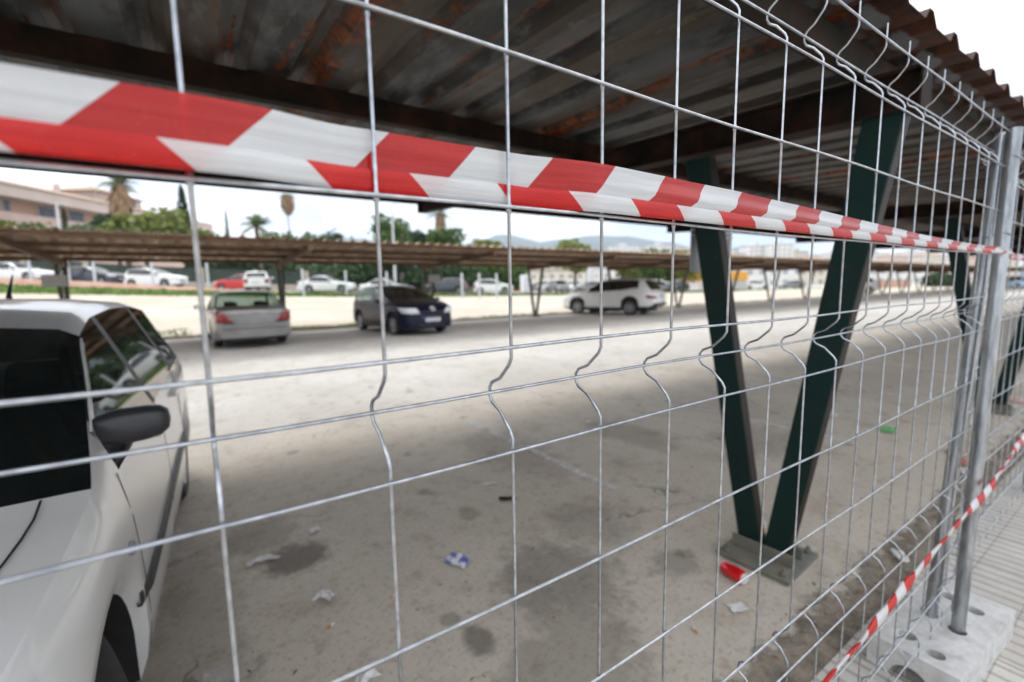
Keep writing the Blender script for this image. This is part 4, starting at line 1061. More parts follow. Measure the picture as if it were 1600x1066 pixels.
posts = [(50, 'leftmost grey fence post, in front of the white saloon'), (110, 'grey fence post left of the far carport support plate'), (150, 'grey fence post in front of the dark grey hatchback'), (240, 'grey fence post in front of the white hatchback'), (326, 'grey fence post left of the bright red hatchback'), (474, 'grey fence post at the tail of the lone white saloon'), (541, 'grey fence post at the bonnet of the lone white saloon'), (605, 'grey fence post above the roof of the navy hatchback'), (722, 'grey fence post at the tail of the dark hatchback'), (749, 'thin grey fence post left of the white estate car'), (776, 'grey fence post in front of the white estate car')]
for px, lab in posts:
    q = at(px, 450, 34.5 if px < 500 else 37); z = ground_z(q.x, q.y); t = thing('fence_post', lab, 'fence post', (q.x, q.y, z), 0, 'grey fence posts along the upper road')
    MB().tube([(0, 0, 0), (0, 0, 1.95)], .085, 10).build('pole', M['pole'], t, smoothed=True)
    MB().tube([(0, 0, 1.95), (0, 0, 2.02)], [.10, .05], 10).build('cap', M['pole'], t, smoothed=True)
A, B = at(-60, 450, 49), at(765, 450, 62); sf = thing('screen_fence', 'dark green netted fence on a low rendered wall behind the upper road', 'fence', (A.x, A.y, 0)); 
dvec = (B-A); dvec.z = 0; Lf = dvec.length; ux = dvec/Lf; nrm = Vector((-ux.y, ux.x, 0)); nb = 30
wl, nt_ = MB(), MB()
for i in range(nb):
    p, q = A+ux*(Lf*i/nb), A+ux*(Lf*(i+1)/nb); zp, zq = ground_z(p.x, p.y), ground_z(q.x, q.y); tt = nrm*.12
    def quadbox(mb, z0, z1, th):
        t_2 = nrm*th; vs = []
        for zz in (z0, z1):
            for (r, zb) in ((p-t_2, zp), (q-t_2, zq), (q+t_2, zq), (p+t_2, zp)): vs.append((r.x-A.x, r.y-A.y, zb+zz))
        mb.add(vs, [(0,3,2,1),(4,5,6,7),(0,1,5,4),(1,2,6,5),(2,3,7,6),(3,0,4,7)])
    quadbox(wl, -.1, .85, .12); quadbox(nt_, .85, 2.45, .02)
    if i % 3 == 0:
        MB().box((p.x-A.x-.22, p.y-A.y-.22, zp-.1), (p.x-A.x+.22, p.y-A.y+.22, zp+2.5)).build('pillar', M['stonewall'], sf, bevel=.03)
wl.build('low_wall', M['stonewall'], sf); nt_.build('netting', M['net'], sf)
def lamp(px, depth, hh, lab, head=True):
    q = at(px, 450, depth); z = ground_z(q.x, q.y); t = thing('street_lamp', lab, 'street lamp', (q.x, q.y, z), 0, 'tall grey lamp posts')
    MB().tube([(0, 0, 0), (0, 0, hh)], [.12, .075], 12).build('pole', M['pole'], t, smoothed=True)
    MB().bar((0, 0, hh), (.5, -.1, hh+.08), .28, .22, .08, .05, (0, 1, 0)).build('lamp_head', M['pole'], t, bevel=.02)
lamp(105, 36, 6.0, 'tall grey lamp post in front of the pink building')
lamp(618, 40, 7.6, 'tall grey lamp post beside the round green tree')

# ================================================================== TREES
def cards(mb, c, rx, ry, rz_, n, s, rnd, shell=.55, flat=.3):
    for _ in range(n):
        while True:
            v = Vector((rnd.uniform(-1, 1), rnd.uniform(-1, 1), rnd.uniform(-1, 1))); l = v.length
            if shell < l < 1: break
        k = 1+.22*noise.noise(v*2.3+c*.13)+.12*noise.noise(v*5.1+c)
        p = c+Vector((v.x*rx*k, v.y*ry*k, v.z*rz_*k)); ss = s*rnd.uniform(.5, 1.25)
        a = Vector((rnd.gauss(0, 1), rnd.gauss(0, 1), rnd.gauss(0, .6))).normalized(); b = a.orthogonal(); b.rotate(Matrix.Rotation(rnd.uniform(0, 6.28), 3, a))
        e = a.cross(b); mb.add([p-a*ss, p+b*ss*.55, p+a*ss, p-b*ss*.55], [(0, 1, 2, 3)])
def tree(px, py_top, wpx, hpx, depth, mat, lab, seed=1, group='trees behind the far carport', lumps=7, cs=.30, dens=1.0):
    rnd = random.Random(seed); q = at(px, py_top, depth); z0 = ground_z(q.x, q.y); W = wpx*1.15*depth/FPX; Hc = hpx*1.1*depth/FPX
    t = thing('tree', lab, 'tree', (q.x, q.y, z0), 0, group); top = q.z-z0; cz = top-Hc*.36
    tr = MB(); tw = max(.12, W*.045); tr.tube([(0, 0, -.1), (.1, 0, cz*.5), (0, .05, cz)], [tw, tw*.75, tw*.5], 8)
    cr = MB()
    for i in range(lumps):
        a = 6.28*i/lumps+rnd.uniform(-.4, .4); rr = W*.27*rnd.uniform(.5, 1.15)*(0 if i == 0 else 1); c = Vector((math.cos(a)*rr, math.sin(a)*rr, cz+rnd.uniform(-.24, .26)*Hc*(1 if i else .3)))
        r = W*rnd.uniform(.12, .27); cards(cr, c, r, r*rnd.uniform(.8, 1.1), min(r*rnd.uniform(.7, 1.1), Hc*.36), int(250*dens), cs*max(.6, min(1.6, W/6)), rnd, .3)
        if i: tr.tube([(0, .02, cz*.62), tuple(c*.6+Vector((0, 0, cz*.38))), tuple(c)], [tw*.4, tw*.25, tw*.1], 5)
    cards(cr, Vector((0, 0, cz)), W*.44, W*.44, Hc*.42, int(420*dens), cs*max(.6, min(1.6, W/6)), rnd, .5)
    tr.build('trunk', M['bark'], t, smoothed=True); cr.build('crown', mat, t); return t
def conifer(px, py_top, wpx, hpx, depth, mat, lab, seed=1, tiers=False):
    rnd = random.Random(seed); q = at(px, py_top, depth); z0 = ground_z(q.x, q.y); W = wpx*depth/FPX; top = q.z-z0
    t = thing('conifer', lab, 'conifer', (q.x, q.y, z0), 0, 'conifers'); MB().tube([(0, 0, -.1), (0, 0, top*.97)], [.22, .03], 8).build('trunk', M['bark'], t, smoothed=True)
    cr = MB(); Hc = hpx*depth/FPX
    for i in range(1400):
        u = rnd.random()**.7; z = top-Hc*u; r = W/2*(u**.75)*(1 if not tiers else (.35+.65*abs(math.sin(u*26))))*rnd.uniform(.5, 1.05); a = rnd.uniform(0, 6.28)
        p = Vector((math.cos(a)*r, math.sin(a)*r, z+rnd.uniform(-.1, .1))); s = W*.09*rnd.uniform(.6, 1.3); o_ = Vector((math.cos(a), math.sin(a), .7)).normalized(); b = Vector((-math.sin(a), math.cos(a), 0))
        cr.add([p-o_*s, p+b*s*.5, p+o_*s*1.3, p-b*s*.5], [(0, 1, 2, 3)])
    cr.build('crown', mat, t); return t
def palm_tree(px, py_head, depth, lab, fr=2.6, trunk_r=.28, skirt=None, nf=34, seed=2, crown_up=1.0, green=True):
    rnd = random.Random(seed); q = at(px, py_head, depth); z0 = ground_z(q.x, q.y); top = q.z-z0
    t = thing('palm_tree', lab, 'palm tree', (q.x, q.y, z0), 0, 'palm trees'); tr = MB(); pts = []; rs = []
    for i in range(20): pts.append((.15*math.sin(i*.25), 0, -.1+(top+.1)*i/19)); rs.append(trunk_r*(1.0-.25*i/19)*(1+.06*(i % 2)))
    tr.tube(pts, rs, 10); tr.build('trunk', M['bark'], t, smoothed=True)
    def frond(mb, base, a, el, L_, droop, wd):
        prev = None; n = 9
        for i in range(n+1):
            s = i/n; d = Vector((math.cos(a)*math.cos(el), math.sin(a)*math.cos(el), math.sin(el))); p = base+d*L_*s+Vector((0, 0, -droop*L_*s*s))
            side = Vector((-math.sin(a), math.cos(a), 0))
            if i > 1:
                for sg_ in (-1, 1):
                    for kk in range(2):
                        pp_ = prev.lerp(p, kk/2); lw = wd*math.sin(math.pi*min(1, s*1.02))**.6*rnd.uniform(.75, 1.1); tip = pp_+side*sg_*lw+d*lw*.55+Vector((0, 0, -lw*.45)); e = (p-prev)*.32
                        mb.add([pp_, pp_+e, tip], [(0, 1, 2)])
            prev = p
        mb.tube([base+Vector((math.cos(a)*math.cos(el), math.sin(a)*math.cos(el), math.sin(el)))*L_*s+Vector((0, 0, -droop*L_*s*s)) for s in (0, .3, .6, 1)], [.035, .03, .02, .008], 4)
    if green:
        cr = MB()
        for i in range(nf): frond(cr, Vector((0, 0, top)), 6.283*i/nf*2.618+rnd.uniform(-.1, .1), rnd.uniform(-.35, 1.25)*crown_up, fr*rnd.uniform(.8, 1.1), rnd.uniform(.25, .55), fr*.24)
        cr.build('crown', M['palm'], t)
    if skirt:
        sk = MB(); (sr, sh) = skirt
        for i in range(420):
            u = rnd.random(); a = rnd.uniform(0, 6.28); r = sr*(math.sin(math.pi*min(1, .12+u*.80))**.8)*rnd.uniform(.55, 1.0)
            p = Vector((math.cos(a)*r, math.sin(a)*r, top-.1-sh*u)); w_ = sr*.22; b = Vector((-math.sin(a), math.cos(a), 0))
            sk.add([p-b*w_, p+b*w_, p+Vector((math.cos(a)*.15*sr, math.sin(a)*.15*sr, -sh*.22))], [(0, 1, 2)])
            if i % 3 == 0: sk.add([p, p+Vector((0, 0, sh*.05)), p*1.0+Vector((math.cos(a)*sr*.5, math.sin(a)*sr*.5, -sh*.10))], [(0, 1, 2)])
        sk.build('dead_skirt', M['dead'], t)
    return t
T = [
 (20, 352, 120, 60, 62, 'leafy', 'yellowish bushy tree at the left edge below the pink building'),
 (62, 350, 70, 60, 58, 'leaf', 'mid green bushy tree left of the tall lamp post'),
 (135, 358, 70, 50, 60, 'olive', 'grey-green tree just right of the tall lamp post'),
 (178, 336, 70, 70, 66, 'leafd', 'dark green tree below the big palm skirt'),
 (222, 340, 110, 70, 56, 'leafy', 'broad yellow-green tree right of the big palm'),
 (300, 362, 80, 60, 60, 'leafy', 'yellow-green tree right of the cypress'),
 (345, 372, 55, 50, 66, 'olive', 'low olive-green tree left of the green palm'),
 (440, 366, 75, 60, 70, 'leaf', 'low green tree right of the green palm'),
 (490, 368, 80, 60, 74, 'olive', 'low olive tree between the slim palm and the round tree'),
 (518, 362, 42, 60, 72, 'leafd', 'darker end tree of the low row before the hills'),
 (612, 343, 62, 78, 56, 'leaf', 'round bright green tree behind the tall lamp post'),
 (652, 366, 52, 60, 64, 'leafd', 'smaller dark tree right of the round bright green tree'),
 (694, 362, 66, 66, 60, 'leaf', 'broad green tree with a palm head rising behind it'),
 (760, 380, 62, 46, 70, 'leafy', 'yellow-green tree just above the far roof, right of the palm'),
 (812, 388, 40, 50, 78, 'leafy', 'small yellowish tree right of the first hill'),
 (898, 384, 62, 48, 64, 'leafy', 'small tree with two trunks above and below the far roof'),
 (1030, 396, 60, 50, 62, 'leaf', 'green tree behind the white off-roader tail'),
 (1068, 394, 50, 56, 60, 'leafy', 'green tree right of the white off-roader, left of the green V'),
 (985, 404, 50, 40, 72, 'leafy', 'low tree above the white off-roader roof'),
 (1470, 428, 46, 30, 82, 'leafd', 'dark green shrub far right between the green legs'),
 (1548, 432, 30, 22, 90, 'leaf', 'small green shrub behind the grey fence posts'),
 (560, 418, 120, 40, 60, 'leafd', 'dark hedge-like tree under the far roof behind the lone saloon'),
 (470, 420, 110, 40, 62, 'leafd', 'dark tree under the far roof right of the white tail'),
 (690, 416, 110, 44, 60, 'leafd', 'dark tree under the far roof behind the dark hatchback'),
 (385, 396, 90, 60, 62, 'leafd', 'dark tree under the far roof behind the bright red hatchback'),
 (330, 398, 80, 60, 60, 'leafd', 'dark tree under the far roof left of the bright red hatchback'),
 (620, 410, 80, 44, 62, 'leafd', 'dark tree behind the lower half of the tall lamp post'),
 (780, 414, 80, 44, 66, 'leaf', 'green tree under the far roof behind the white estate car'),
]
for i, (px, py, wp, hp, dp, mt, lab) in enumerate(T): tree(px, py, wp, hp, dp, M[mt], lab, seed=i+11, lumps=12, cs=.27, dens=1.0)
conifer(282, 290, 34, 90, 68, M['leafd'], 'tall dark cypress right of the big palm', 4)
conifer(98, 322, 16, 60, 62, M['leafd'], 'slim dark cypress behind the tall lamp post', 5)
conifer(352, 326, 11, 50, 120, M['olive'], 'thin tiered conifer left of the green palm', 6, tiers=True)
conifer(549, 368, 12, 34, 110, M['leafd'], 'tiny pointed conifer in front of the hills', 7)
palm_tree(185, 286, 60, 'big palm with a thick skirt of dead fronds before the pink building', 3.0, .35, (1.15, 5.4), 40, 3)
palm_tree(402, 352, 60, 'low bushy green palm left of the slim palm', 2.9, .3, None, 46, 5, 1.15)
palm_tree(448, 303, 75, 'slim tall palm with a ball of dead fronds under its head', 1.9, .11, (1.0, 2.8), 12, 7, -.2)
palm_tree(688, 332, 72, 'ragged palm head above the broad green tree', 3.0, .2, (.8, 3.2), 26, 8, .8)

# ================================================================== BUILDINGS
A, B = at(-70, 450, 56), at(330, 450, 104)
d = (B-A); d.z = 0; Lb = d.length; ang = math.atan2(d.y, d.x)
pb = thing('apartment_building', 'long pink building with tan tiled roof and pale overhanging band behind the left trees', 'building', (A.x, A.y, 0), ang)
MB().box((0, 0, 0), (Lb, 14, 12.2)).build('wall', M['pink'], pb)
MB().box((0, 1.2, 12.2), (Lb, 14, 14.1)).build('recessed_storey', M['orange'], pb)
MB().box((-.6, -1.2, 14.1), (Lb+.6, 14.6, 15.7)).build('fascia', M['pinkpale'], pb, bevel=.05)
MB().add([(-1, -1.5, 15.7), (Lb+1, -1.5, 15.7), (Lb+1, 15, 15.7), (-1, 15, 15.7), (4, 6.5, 17.8), (Lb-8, 6.5, 17.8)], [(0, 1, 5, 4), (1, 2, 5), (2, 3, 4, 5), (3, 0, 4), (0, 3, 2, 1)]).build('roof', M['tileroof'], pb)
nwin = 9
for i in range(nwin):
    x = 3+i*(Lb-6)/nwin; wv = 2.6 if i % 3 != 1 else 1.0
    wf = MB().box((x, 1.02, 12.4), (x+wv, 1.19, 13.95)).build('window', M['shutter'], pb)
    MB().box((x+.1, .98, 12.5), (x+wv-.1, 1.015, 13.85)).build('pane', M['windark'], wf)
    wf = MB().box((x+1, -.10, 9.6), (x+1+wv*.8, -.003, 11.2)).build('window', M['shutter'], pb)
    MB().box((x+1.1, -.14, 9.7), (x+.9+wv*.8, -.102, 11.1)).build('pane', M['windark'], wf)
for x in (6, 20, 34): MB().box((x, 5, 16.6), (x+.6, 5.6, 18.6)).build('chimney', M['pinkpale'], pb)
MB().box((Lb*.56, 5, 15.7), (Lb*.56+10, 15, 18.9)).build('upper_storey', M['pinkpale'], pb)
MB().add([(Lb*.56-.8, 4.2, 18.9), (Lb*.56+10.8, 4.2, 18.9), (Lb*.56+10.8, 15.8, 18.9), (Lb*.56-.8, 15.8, 18.9), (Lb*.56+5, 10, 20.8)], [(0, 1, 4), (1, 2, 4), (2, 3, 4), (3, 0, 4), (0, 3, 2, 1)]).build('roof', M['tileroof'], pb)
wf = MB().box((Lb*.56+6.5, 4.88, 16.9), (Lb*.56+8.5, 4.997, 18.5)).build('window', M['windark'], pb)

def block(px, pyt, wpx, depth, mat, lab, roof=None, dd=14, hmin=0, base=448, group='distant pale town buildings'):
    q = at(px, pyt, depth); Wm = wpx*depth/FPX; z1 = q.z; yaw = math.atan2(right.y, right.x)+((px*7) % 13-6)*.02
    t = thing('town_building', lab, 'building', (q.x, q.y, ground_z(q.x, q.y)-.5), yaw, group); h = z1-ground_z(q.x, q.y)+.5
    MB().box((-Wm/2, 0, 0), (Wm/2, dd, h)).build('wall', mat, t)
    if roof: MB().add([(-Wm/2-.5, -.5, h), (Wm/2+.5, -.5, h), (Wm/2+.5, dd+.5, h), (-Wm/2-.5, dd+.5, h), (-Wm/2+2, dd/2, h+Wm*.10), (Wm/2-2, dd/2, h+Wm*.10)], [(0, 1, 5, 4), (1, 2, 5), (2, 3, 4, 5), (3, 0, 4), (0, 3, 2, 1)]).build('roof', roof, t)
    else:
        MB().box((-Wm/2-.3, -.3, h), (Wm/2+.3, dd+.3, h+.7)).build('parapet', M['stonewall'] if mat is M['city2'] else M['shutter'], t)
        MB().box((-Wm*.15, dd*.3, h+.7), (Wm*.12, dd*.7, h+3)).build('stair_head', mat, t)
    return t
CB = [
 (940, 398, 40, 420, 'city1', None, 'low white building left of the town, over the far roof'),
 (975, 386, 44, 380, 'city1', None, 'white block above the white off-roader roof'),
 (1008, 392, 30, 400, 'city2', None, 'cream block beside the white block over the off-roader tail'),
 (1036, 384, 34, 360, 'city1', None, 'white block above the trees, left of the grey sign plate'),
 (1066, 390, 30, 390, 'city3', None, 'pinkish block just left of the grey sign plate'),
 (1100, 386, 40, 400, 'city1', None, 'white block behind the grey sign plate'),
 (1152, 398, 26, 300, 'city2', None, 'small cream block right of the green leg'),
 (1186, 385, 30, 330, 'city1', None, 'white apartment tower first right of the green V left leg'),
 (1222, 383, 36, 320, 'city1', None, 'broad white apartment tower between the green V legs'),
 (1250, 394, 24, 340, 'city2', None, 'cream block right of the broad white tower'),
 (1275, 404, 34, 300, 'city3', 'tileroof', 'pinkish tiled house low between the green legs'),
 (1305, 398, 30, 330, 'city1', None, 'white block touching the right green leg on its left'),
 (1335, 404, 26, 300, 'city3', 'tileroof', 'tiled pinkish house behind the right green leg'),
 (1376, 396, 34, 420, 'city1', None, 'white block just right of the right green leg'),
 (1405, 400, 30, 380, 'city3', 'tileroof', 'tiled pink house on the slope right of the green V'),
 (1432, 394, 30, 430, 'city1', None, 'white block left of the second V support'),
 (1462, 399, 34, 380, 'city2', 'tileroof', 'cream tiled house left of the second V support'),
 (1508, 398, 34, 400, 'city1', None, 'white block right of the second V support'),
 (1540, 402, 30, 360, 'city3', 'tileroof', 'pinkish tiled house between second V and grey posts'),
 (1575, 408, 34, 300, 'city2', None, 'cream block right of the grey posts'),
 (1200, 420, 90, 140, 'city1', None, 'long low white hall below the far roof between the green legs'),
 (1290, 424, 80, 150, 'city2', None, 'long low cream hall left of the right green leg'),
 (1400, 424, 100, 160, 'city1', None, 'long low white hall right of the right green leg'),
 (990, 420, 110, 150, 'city1', None, 'long low white hall behind the white off-roader'),
 (870, 424, 90, 150, 'city2', None, 'long low cream hall behind the distant parked cars'),
]
for (px, py, wp, dp, mt, rf, lab) in CB: block(px, py, wp, dp, M[mt], lab, M[rf] if rf else None)
q = at(1128, 450, 74); t = thing('kiosk_building', 'small hall with orange upper panel behind the green V left leg', 'building', (q.x, q.y, ground_z(q.x, q.y)), math.atan2(right.y, right.x))
hk = at(1128, 425, 74).z-ground_z(q.x, q.y); MB().box((-3.6, 0, 0), (3.9, 6, hk*.52)).build('wall', M['concrete'], t); MB().box((-3.75, -.12, hk*.52), (4.05, 6.1, hk)).build('upper_panel', M['yellow'], t, bevel=.03)
MB().box((-1.6, -.04, 0), (-.4, -.003, hk*.45)).build('door', M['shutter'], t)
q = at(1395, 444, 80); t = thing('retaining_wall', 'orange-brown low wall right of the green V, under the far roof', 'wall', (q.x, q.y, ground_z(q.x, q.y)), math.atan2(right.y, right.x))
MB().box((-3.2, 0, 0), (3.2, .3, 1.2)).build('wall', M['orange'], t, bevel=.03); MB().box((-3.3, -.05, 1.2), (3.3, .35, 1.32)).build('coping', M['stonewall'], t)
q = at(822, 446, 60); t = thing('container', 'plain white cabin standing on the verge left of the bare V support', 'cabin', (q.x, q.y, ground_z(q.x, q.y)), math.atan2(right.y, right.x))
MB().box((-.75, 0, .1), (.75, 1.6, 2.3)).build('body', M['offwhite'], t, bevel=.06); MB().box((-.3, -.02, .2), (.35, -.003, 2.0)).build('door', M['shutter'], t); MB().box((-.7, .1, 0), (.7, 1.5, .1)).build('plinth', M['concrete'], t)
# a person in the distance
q = at(827, 450, 62); t = thing('person', 'person in dark blue top and faded jeans walking beside the white cabin', 'person', (q.x, q.y, ground_z(q.x, q.y)), 1.0)
sk = [((0, 0, .92), .135), ((0, 0, 1.12), .125), ((0, 0, 1.38), .15), ((0, 0, 1.50), .06), ((0, .02, 1.64), .10), ((-.09, 0, .88), .09), ((-.11, .14, .48), .06), ((-.11, .10, .08), .045), ((-.11, .22, .03), .035), ((.09, 0, .88), .09), ((.11, -.10, .48), .06), ((.11, -.30, .10), .045), ((.11, -.20, .03), .035), ((-.20, 0, 1.38), .055), ((-.25, -.10, 1.12), .042), ((-.24, -.02, .88), .032), ((.20, 0, 1.38), .055), ((.25, .08, 1.12), .042), ((.24, .20, .92), .032)]
ed = [(0, 1), (1, 2), (2, 3), (3, 4), (0, 5), (5, 6), (6, 7), (7, 8), (0, 9), (9, 10), (10, 11), (11, 12), (2, 13), (13, 14), (14, 15), (2, 16), (16, 17), (17, 18)]
def skin_obj(name, idx, mat, grow, parent):
    mp_ = {v: i for i, v in enumerate(idx)}; me = bpy.data.meshes.new(name); me.from_pydata([sk[i][0] for i in idx], [(mp_[a], mp_[b]) for a, b in ed if a in mp_ and b in mp_], [])
    o = bpy.data.objects.new(name, me); COL.objects.link(o); o.parent = parent; md = o.modifiers.new('skin', 'SKIN'); o.modifiers.new('sub', 'SUBSURF').render_levels = 1
    for k, i in enumerate(idx): me.skin_vertices[0].data[k].radius = (sk[i][1]*grow, sk[i][1]*grow)
    me.materials.append(mat); return o
skin_obj('body', list(range(19)), M['skin'], 1.0, t); skin_obj('jumper', [0, 1, 2, 13, 14, 16, 17], M['jersey'], 1.12, t); skin_obj('trousers', [0, 5, 6, 7, 9, 10, 11], M['jeans'], 1.14, t)
MB().tube([(0, 0, 1.66), (0, -.01, 1.72), (0, 0, 1.76)], [.105, .10, .05], 10).build('hair', M['hair'], t, smoothed=True)

# ================================================================== LITTER
def crumple(name, lab, cat, x, y, sx, sy, h, mat, rz=0, seed=1, z=.004, group=None, strip=False):
    n = 9; mb = MB(); rnd = random.Random(seed)
    for j in range(n):
        for i in range(n):
            u, v = i/(n-1)-.5, j/(n-1)-.5; e = 1+.35*noise.noise(Vector((u*3, v*3+seed, 0)))+.10*noise.noise(Vector((u*11, v*11+seed, 3)))
            mb.v.append((u*sx*e, v*sy*e+(.45*sy*math.cos(u*3.4+.5) if strip else 0), h*(.25+.9*abs(noise.noise(Vector((u*2.6+seed, v*2.6, seed*1.7)))))*(1-1.5*max(abs(u), abs(v))**2)+.002))
    mb.f = [(j*n+i, j*n+i+1, (j+1)*n+i+1, (j+1)*n+i) for j in range(n-1) for i in range(n-1)]
    o = mb.build(name, mat); o.location = (x, y, z); o.rotation_euler = (0, 0, rz); md = o.modifiers.new('t', 'SOLIDIFY'); md.thickness = .0012
    return tag(o, lab, cat, group)
G = 'litter on the asphalt'
crumple('wrapper', 'blue and white crumpled wrapper lying on the asphalt in the middle', 'wrapper', 1.05, 2.08, .085, .13, .02, M['bluepaper'], .4, 2, group=G)
crumple('tissue', 'elongated white tissue beside the dark oil stain', 'tissue', .20, 2.69, .14, .05, .03, M['paper'], .1, 3, group=G, strip=True)
crumple('tissue', 'hooked white tissue scrap in front of the oil stain', 'tissue', .40, 2.18, .085, .06, .03, M['paper'], -.5, 4, group=G, strip=True)
crumple('tissue', 'white tissue scrap at the bottom photo edge', 'tissue', .43, 1.60, .07, .05, .03, M['paper'], .6, 5, group=G, strip=True)
crumple('tissue', 'small faint white scrap behind the oil stain', 'tissue', .50, 2.87, .06, .06, .01, M['paper'], .2, 6, group=G)
crumple('paper_slip', 'flat white paper slip in front of the red can', 'paper', 1.90, 1.03, .075, .05, .004, M['paper'], -.35, 7, group=G)
crumple('paper_slip', 'long pale paper slip in the middle of the asphalt', 'paper', 1.70, 2.80, .11, .025, .004, M['paper'], -.3, 8, group=G)
crumple('tissue', 'white and red tissue in the gutter left of the posts', 'tissue', 2.93, .745, .12, .05, .03, M['paper'], .6, 9, z=.012, group=G)
crumple('wrapper', 'green wrapper lying behind the fence in front of the posts', 'wrapper', 5.44, 1.55, .20, .10, .03, M['greenpl'], 0.1, 10, group=G)
crumple('paper_slip', 'pale scrap lying far behind the right green leg', 'paper', 3.35, 3.50, .07, .05, .01, M['paper'], .3, 11, group=G)
crumple('paper_slip', 'pale pinkish scrap left of the second V support foot', 'paper', 5.6, 2.1, .2, .12, .01, M['paper'], .3, 12, group=G)
crumple('wrapper', 'whitish scrap in the gutter right of the posts', 'wrapper', 4.6, .80, .18, .09, .05, M['paper'], .2, 14, z=.012, group=G)
crumple('wrapper', 'red-orange scrap beside the gutter right of the posts', 'wrapper', 5.0, .95, .35, .14, .02, pm('faded_red_scrap', (.42, .10, .07), (.34, .16, .12), 14, .8), .2, 15, z=.006, group=G)
crumple('wrapper', 'red and white scrap far right behind the second panel', 'wrapper', 7.9, 1.06, .22, .10, .03, pm('pink_scrap', (.55, .20, .16), (.6, .45, .4), 14, .8), .2, 16, group=G)
crumple('dark_rag', 'small dark rag of leaf litter right of the long pale slip', 'leaf litter', 1.66, 2.52, .11, .05, .02, M['darksteel'], -.6, 17, group=G)
for i, (x, y, a, lab) in enumerate(((.375, 1.97, .5, 'cigarette end in front of the hooked tissue'), (.66, 2.0, .2, 'second cigarette end, between tissue and blue wrapper'), (1.62, 1.05, 1.1, 'cigarette end near the bottom right stain'))):
    t = thing('cigarette_end', lab, 'cigarette end', (x, y, .008), a, 'cigarette ends'); MB().tube([(-.012, 0, 0), (.006, 0, 0)], .004, 8).build('filter', M['cabinet'], t); MB().tube([(.006, 0, 0), (.022, 0, .001)], .0038, 8).build('paper_end', M['paper'], t)
cn = thing('drink_can', 'crushed red drinks can lying against the base plate of the green V', 'can', (2.084, 1.156, .035), R_(-97))
prof = [(-.061, .024), (-.059, .027), (-.052, .0325), (0, .033), (.05, .0325), (.058, .027), (.061, .026)]
mb = MB(); n = 20
for (x, r) in prof:
    for k in range(n):
        a = 6.283*k/n; rr = r*(1-.05*max(0, math.cos(a-2.2))*math.exp(-((x-.02)/.015)**2)); mb.v.append((x, rr*math.cos(a), rr*math.sin(a)))
for i in range(len(prof)-1):
    for k in range(n): mb.f.append((i*n+k, i*n+(k+1) % n, (i+1)*n+(k+1) % n, (i+1)*n+k))
mb.build('body', M['redcan'], cn, smoothed=True)
for s, nm in ((-1, 'lid'), (1, 'bottom')):
    MB().tube([(s*.057, 0, 0), (s*.0625, 0, 0)], [.0275, .0265], 20).build(nm, M['paper'], cn)
MB().tube([(-.064, -.004, .004), (-.066, .010, .004)], .006, 8).build('ring_pull', M['aluminium'], cn)
cu = thing('paper_cup', 'small white and yellow cup standing behind the green V base', 'cup', (2.60, 1.30, .004)); MB().tube([(0, 0, 0), (0, 0, .07)], [.024, .034], 16).build('cup', M['paper'], cu, smoothed=True); MB().tube([(0, 0, .02), (0, 0, .045)], [.0280, .0315], 16, caps=False).build('yellow_band', M['yellow'], cu)
bt = thing('plastic_bottle', 'clear bottle with orange-red cap by the pavement at the right edge', 'bottle', (4.55, .50, .018)); MB().tube([(0, 0, 0), (0, 0, .22), (0, 0, .27), (0, 0, .29)], [.045, .045, .02, .02], 14).build('bottle', M['clear'], bt, smoothed=True); MB().tube([(0, 0, .285), (0, 0, .33)], [.035, .035], 14).build('cap', M['orangepl'], bt)
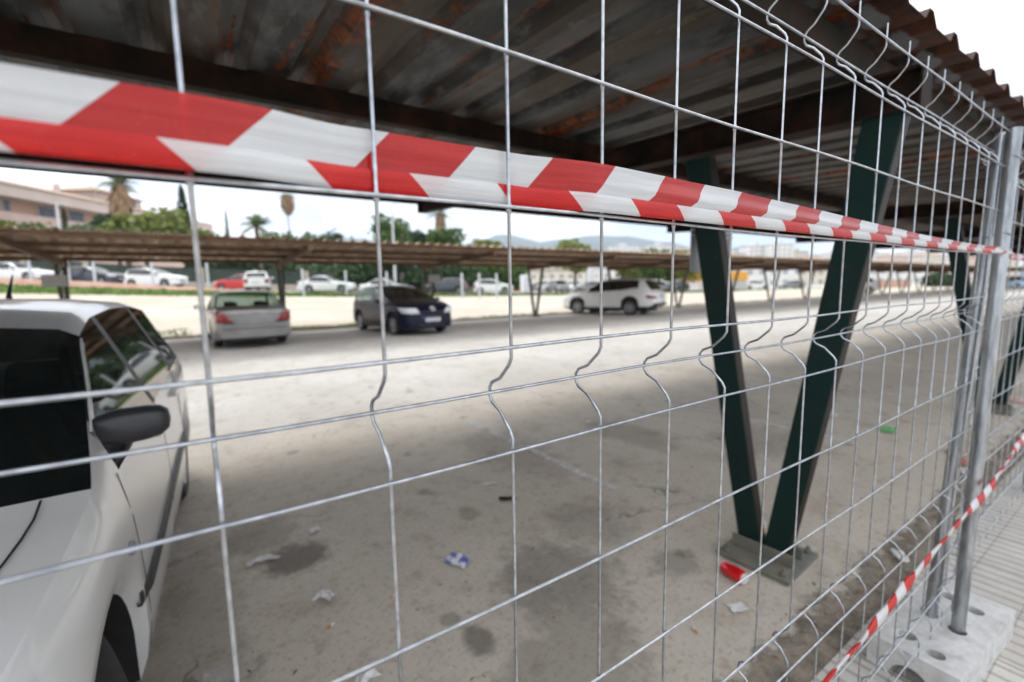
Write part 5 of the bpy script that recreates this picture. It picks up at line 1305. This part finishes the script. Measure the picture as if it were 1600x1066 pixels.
# loose grit and dry leaves in the gutter and over the asphalt
rnd = random.Random(9); gr = MB()
for _ in range(2600):
    if rnd.random() < .5: x, y = rnd.uniform(-1, 12), rnd.gauss(.75, .06)
    else: x, y = rnd.uniform(-.3, 7), rnd.uniform(.9, 5)
    s = rnd.uniform(.0015, .006)*(1.2 if y < .9 else 1); z = .004 if y > .88 else .014
    c = Vector((x, y, z)); a = rnd.uniform(0, 6.28); e = [Vector((math.cos(a+k*1.57)*s*rnd.uniform(.6, 1.2), math.sin(a+k*1.57)*s*rnd.uniform(.6, 1.2), 0)) for k in range(4)]
    gr.add([c+e[0], c+e[1], c+e[2], c+e[3], c+Vector((0, 0, s*.8))], [(0, 1, 4), (1, 2, 4), (2, 3, 4), (3, 0, 4)])
tag(gr.build('grit', pm('grit_stone', (.42, .38, .33), (.16, .12, .09), 30, .9)), 'loose grit and crumbs over the asphalt and gutter', 'grit', kind='stuff')
lf = MB(); rnd = random.Random(21)
for _ in range(420):
    x = rnd.uniform(-.6, 9); y = rnd.gauss(.74, .07) if rnd.random() < .8 else rnd.uniform(.9, 2.2)
    s_ = rnd.uniform(.006, .018); a = rnd.uniform(0, 6.28); c = Vector((x, y, .022 if y < .9 else .007)); u_ = Vector((math.cos(a), math.sin(a), rnd.uniform(-.2, .2))); v_ = Vector((-math.sin(a), math.cos(a), rnd.uniform(-.2, .3)))
    lf.add([c-u_*s_, c+v_*s_*.45+Vector((0, 0, s_*.25)), c+u_*s_, c-v_*s_*.4], [(0, 1, 2), (0, 2, 3)])
tag(lf.build('dry_leaves', pm('dry_leaf', (.26, .13, .05), (.10, .06, .03), 60, .9)), 'small dry leaves and crumbs gathered along the gutter', 'leaf litter', kind='stuff')
for i in range(9):
    x, y = [(2.05, .80), (2.45, .78), (2.9, .86), (3.3, .79), (1.75, .83), (3.9, .82), (4.2, .77), (1.95, .95), (2.75, .98)][i]
    pass

# ================================================================== AIR
hz = MB().box((-6000, -3200, -6), (6000, 5200, 620)); 
mt = bpy.data.materials.new('pale_air'); mt.use_nodes = True; tn = mt.node_tree; tn.nodes.clear()
vo_ = tn.nodes.new('ShaderNodeVolumePrincipled'); vo_.inputs['Density'].default_value = 2.4e-4; vo_.inputs['Color'].default_value = (.68, .81, 1.0, 1); vo_.inputs['Anisotropy'].default_value = .2
ou = tn.nodes.new('ShaderNodeOutputMaterial'); tn.links.new(vo_.outputs[0], ou.inputs['Volume'])
ho = hz.build('haze', mt); tag(ho, 'thin pale air over the whole place', kind='stuff')
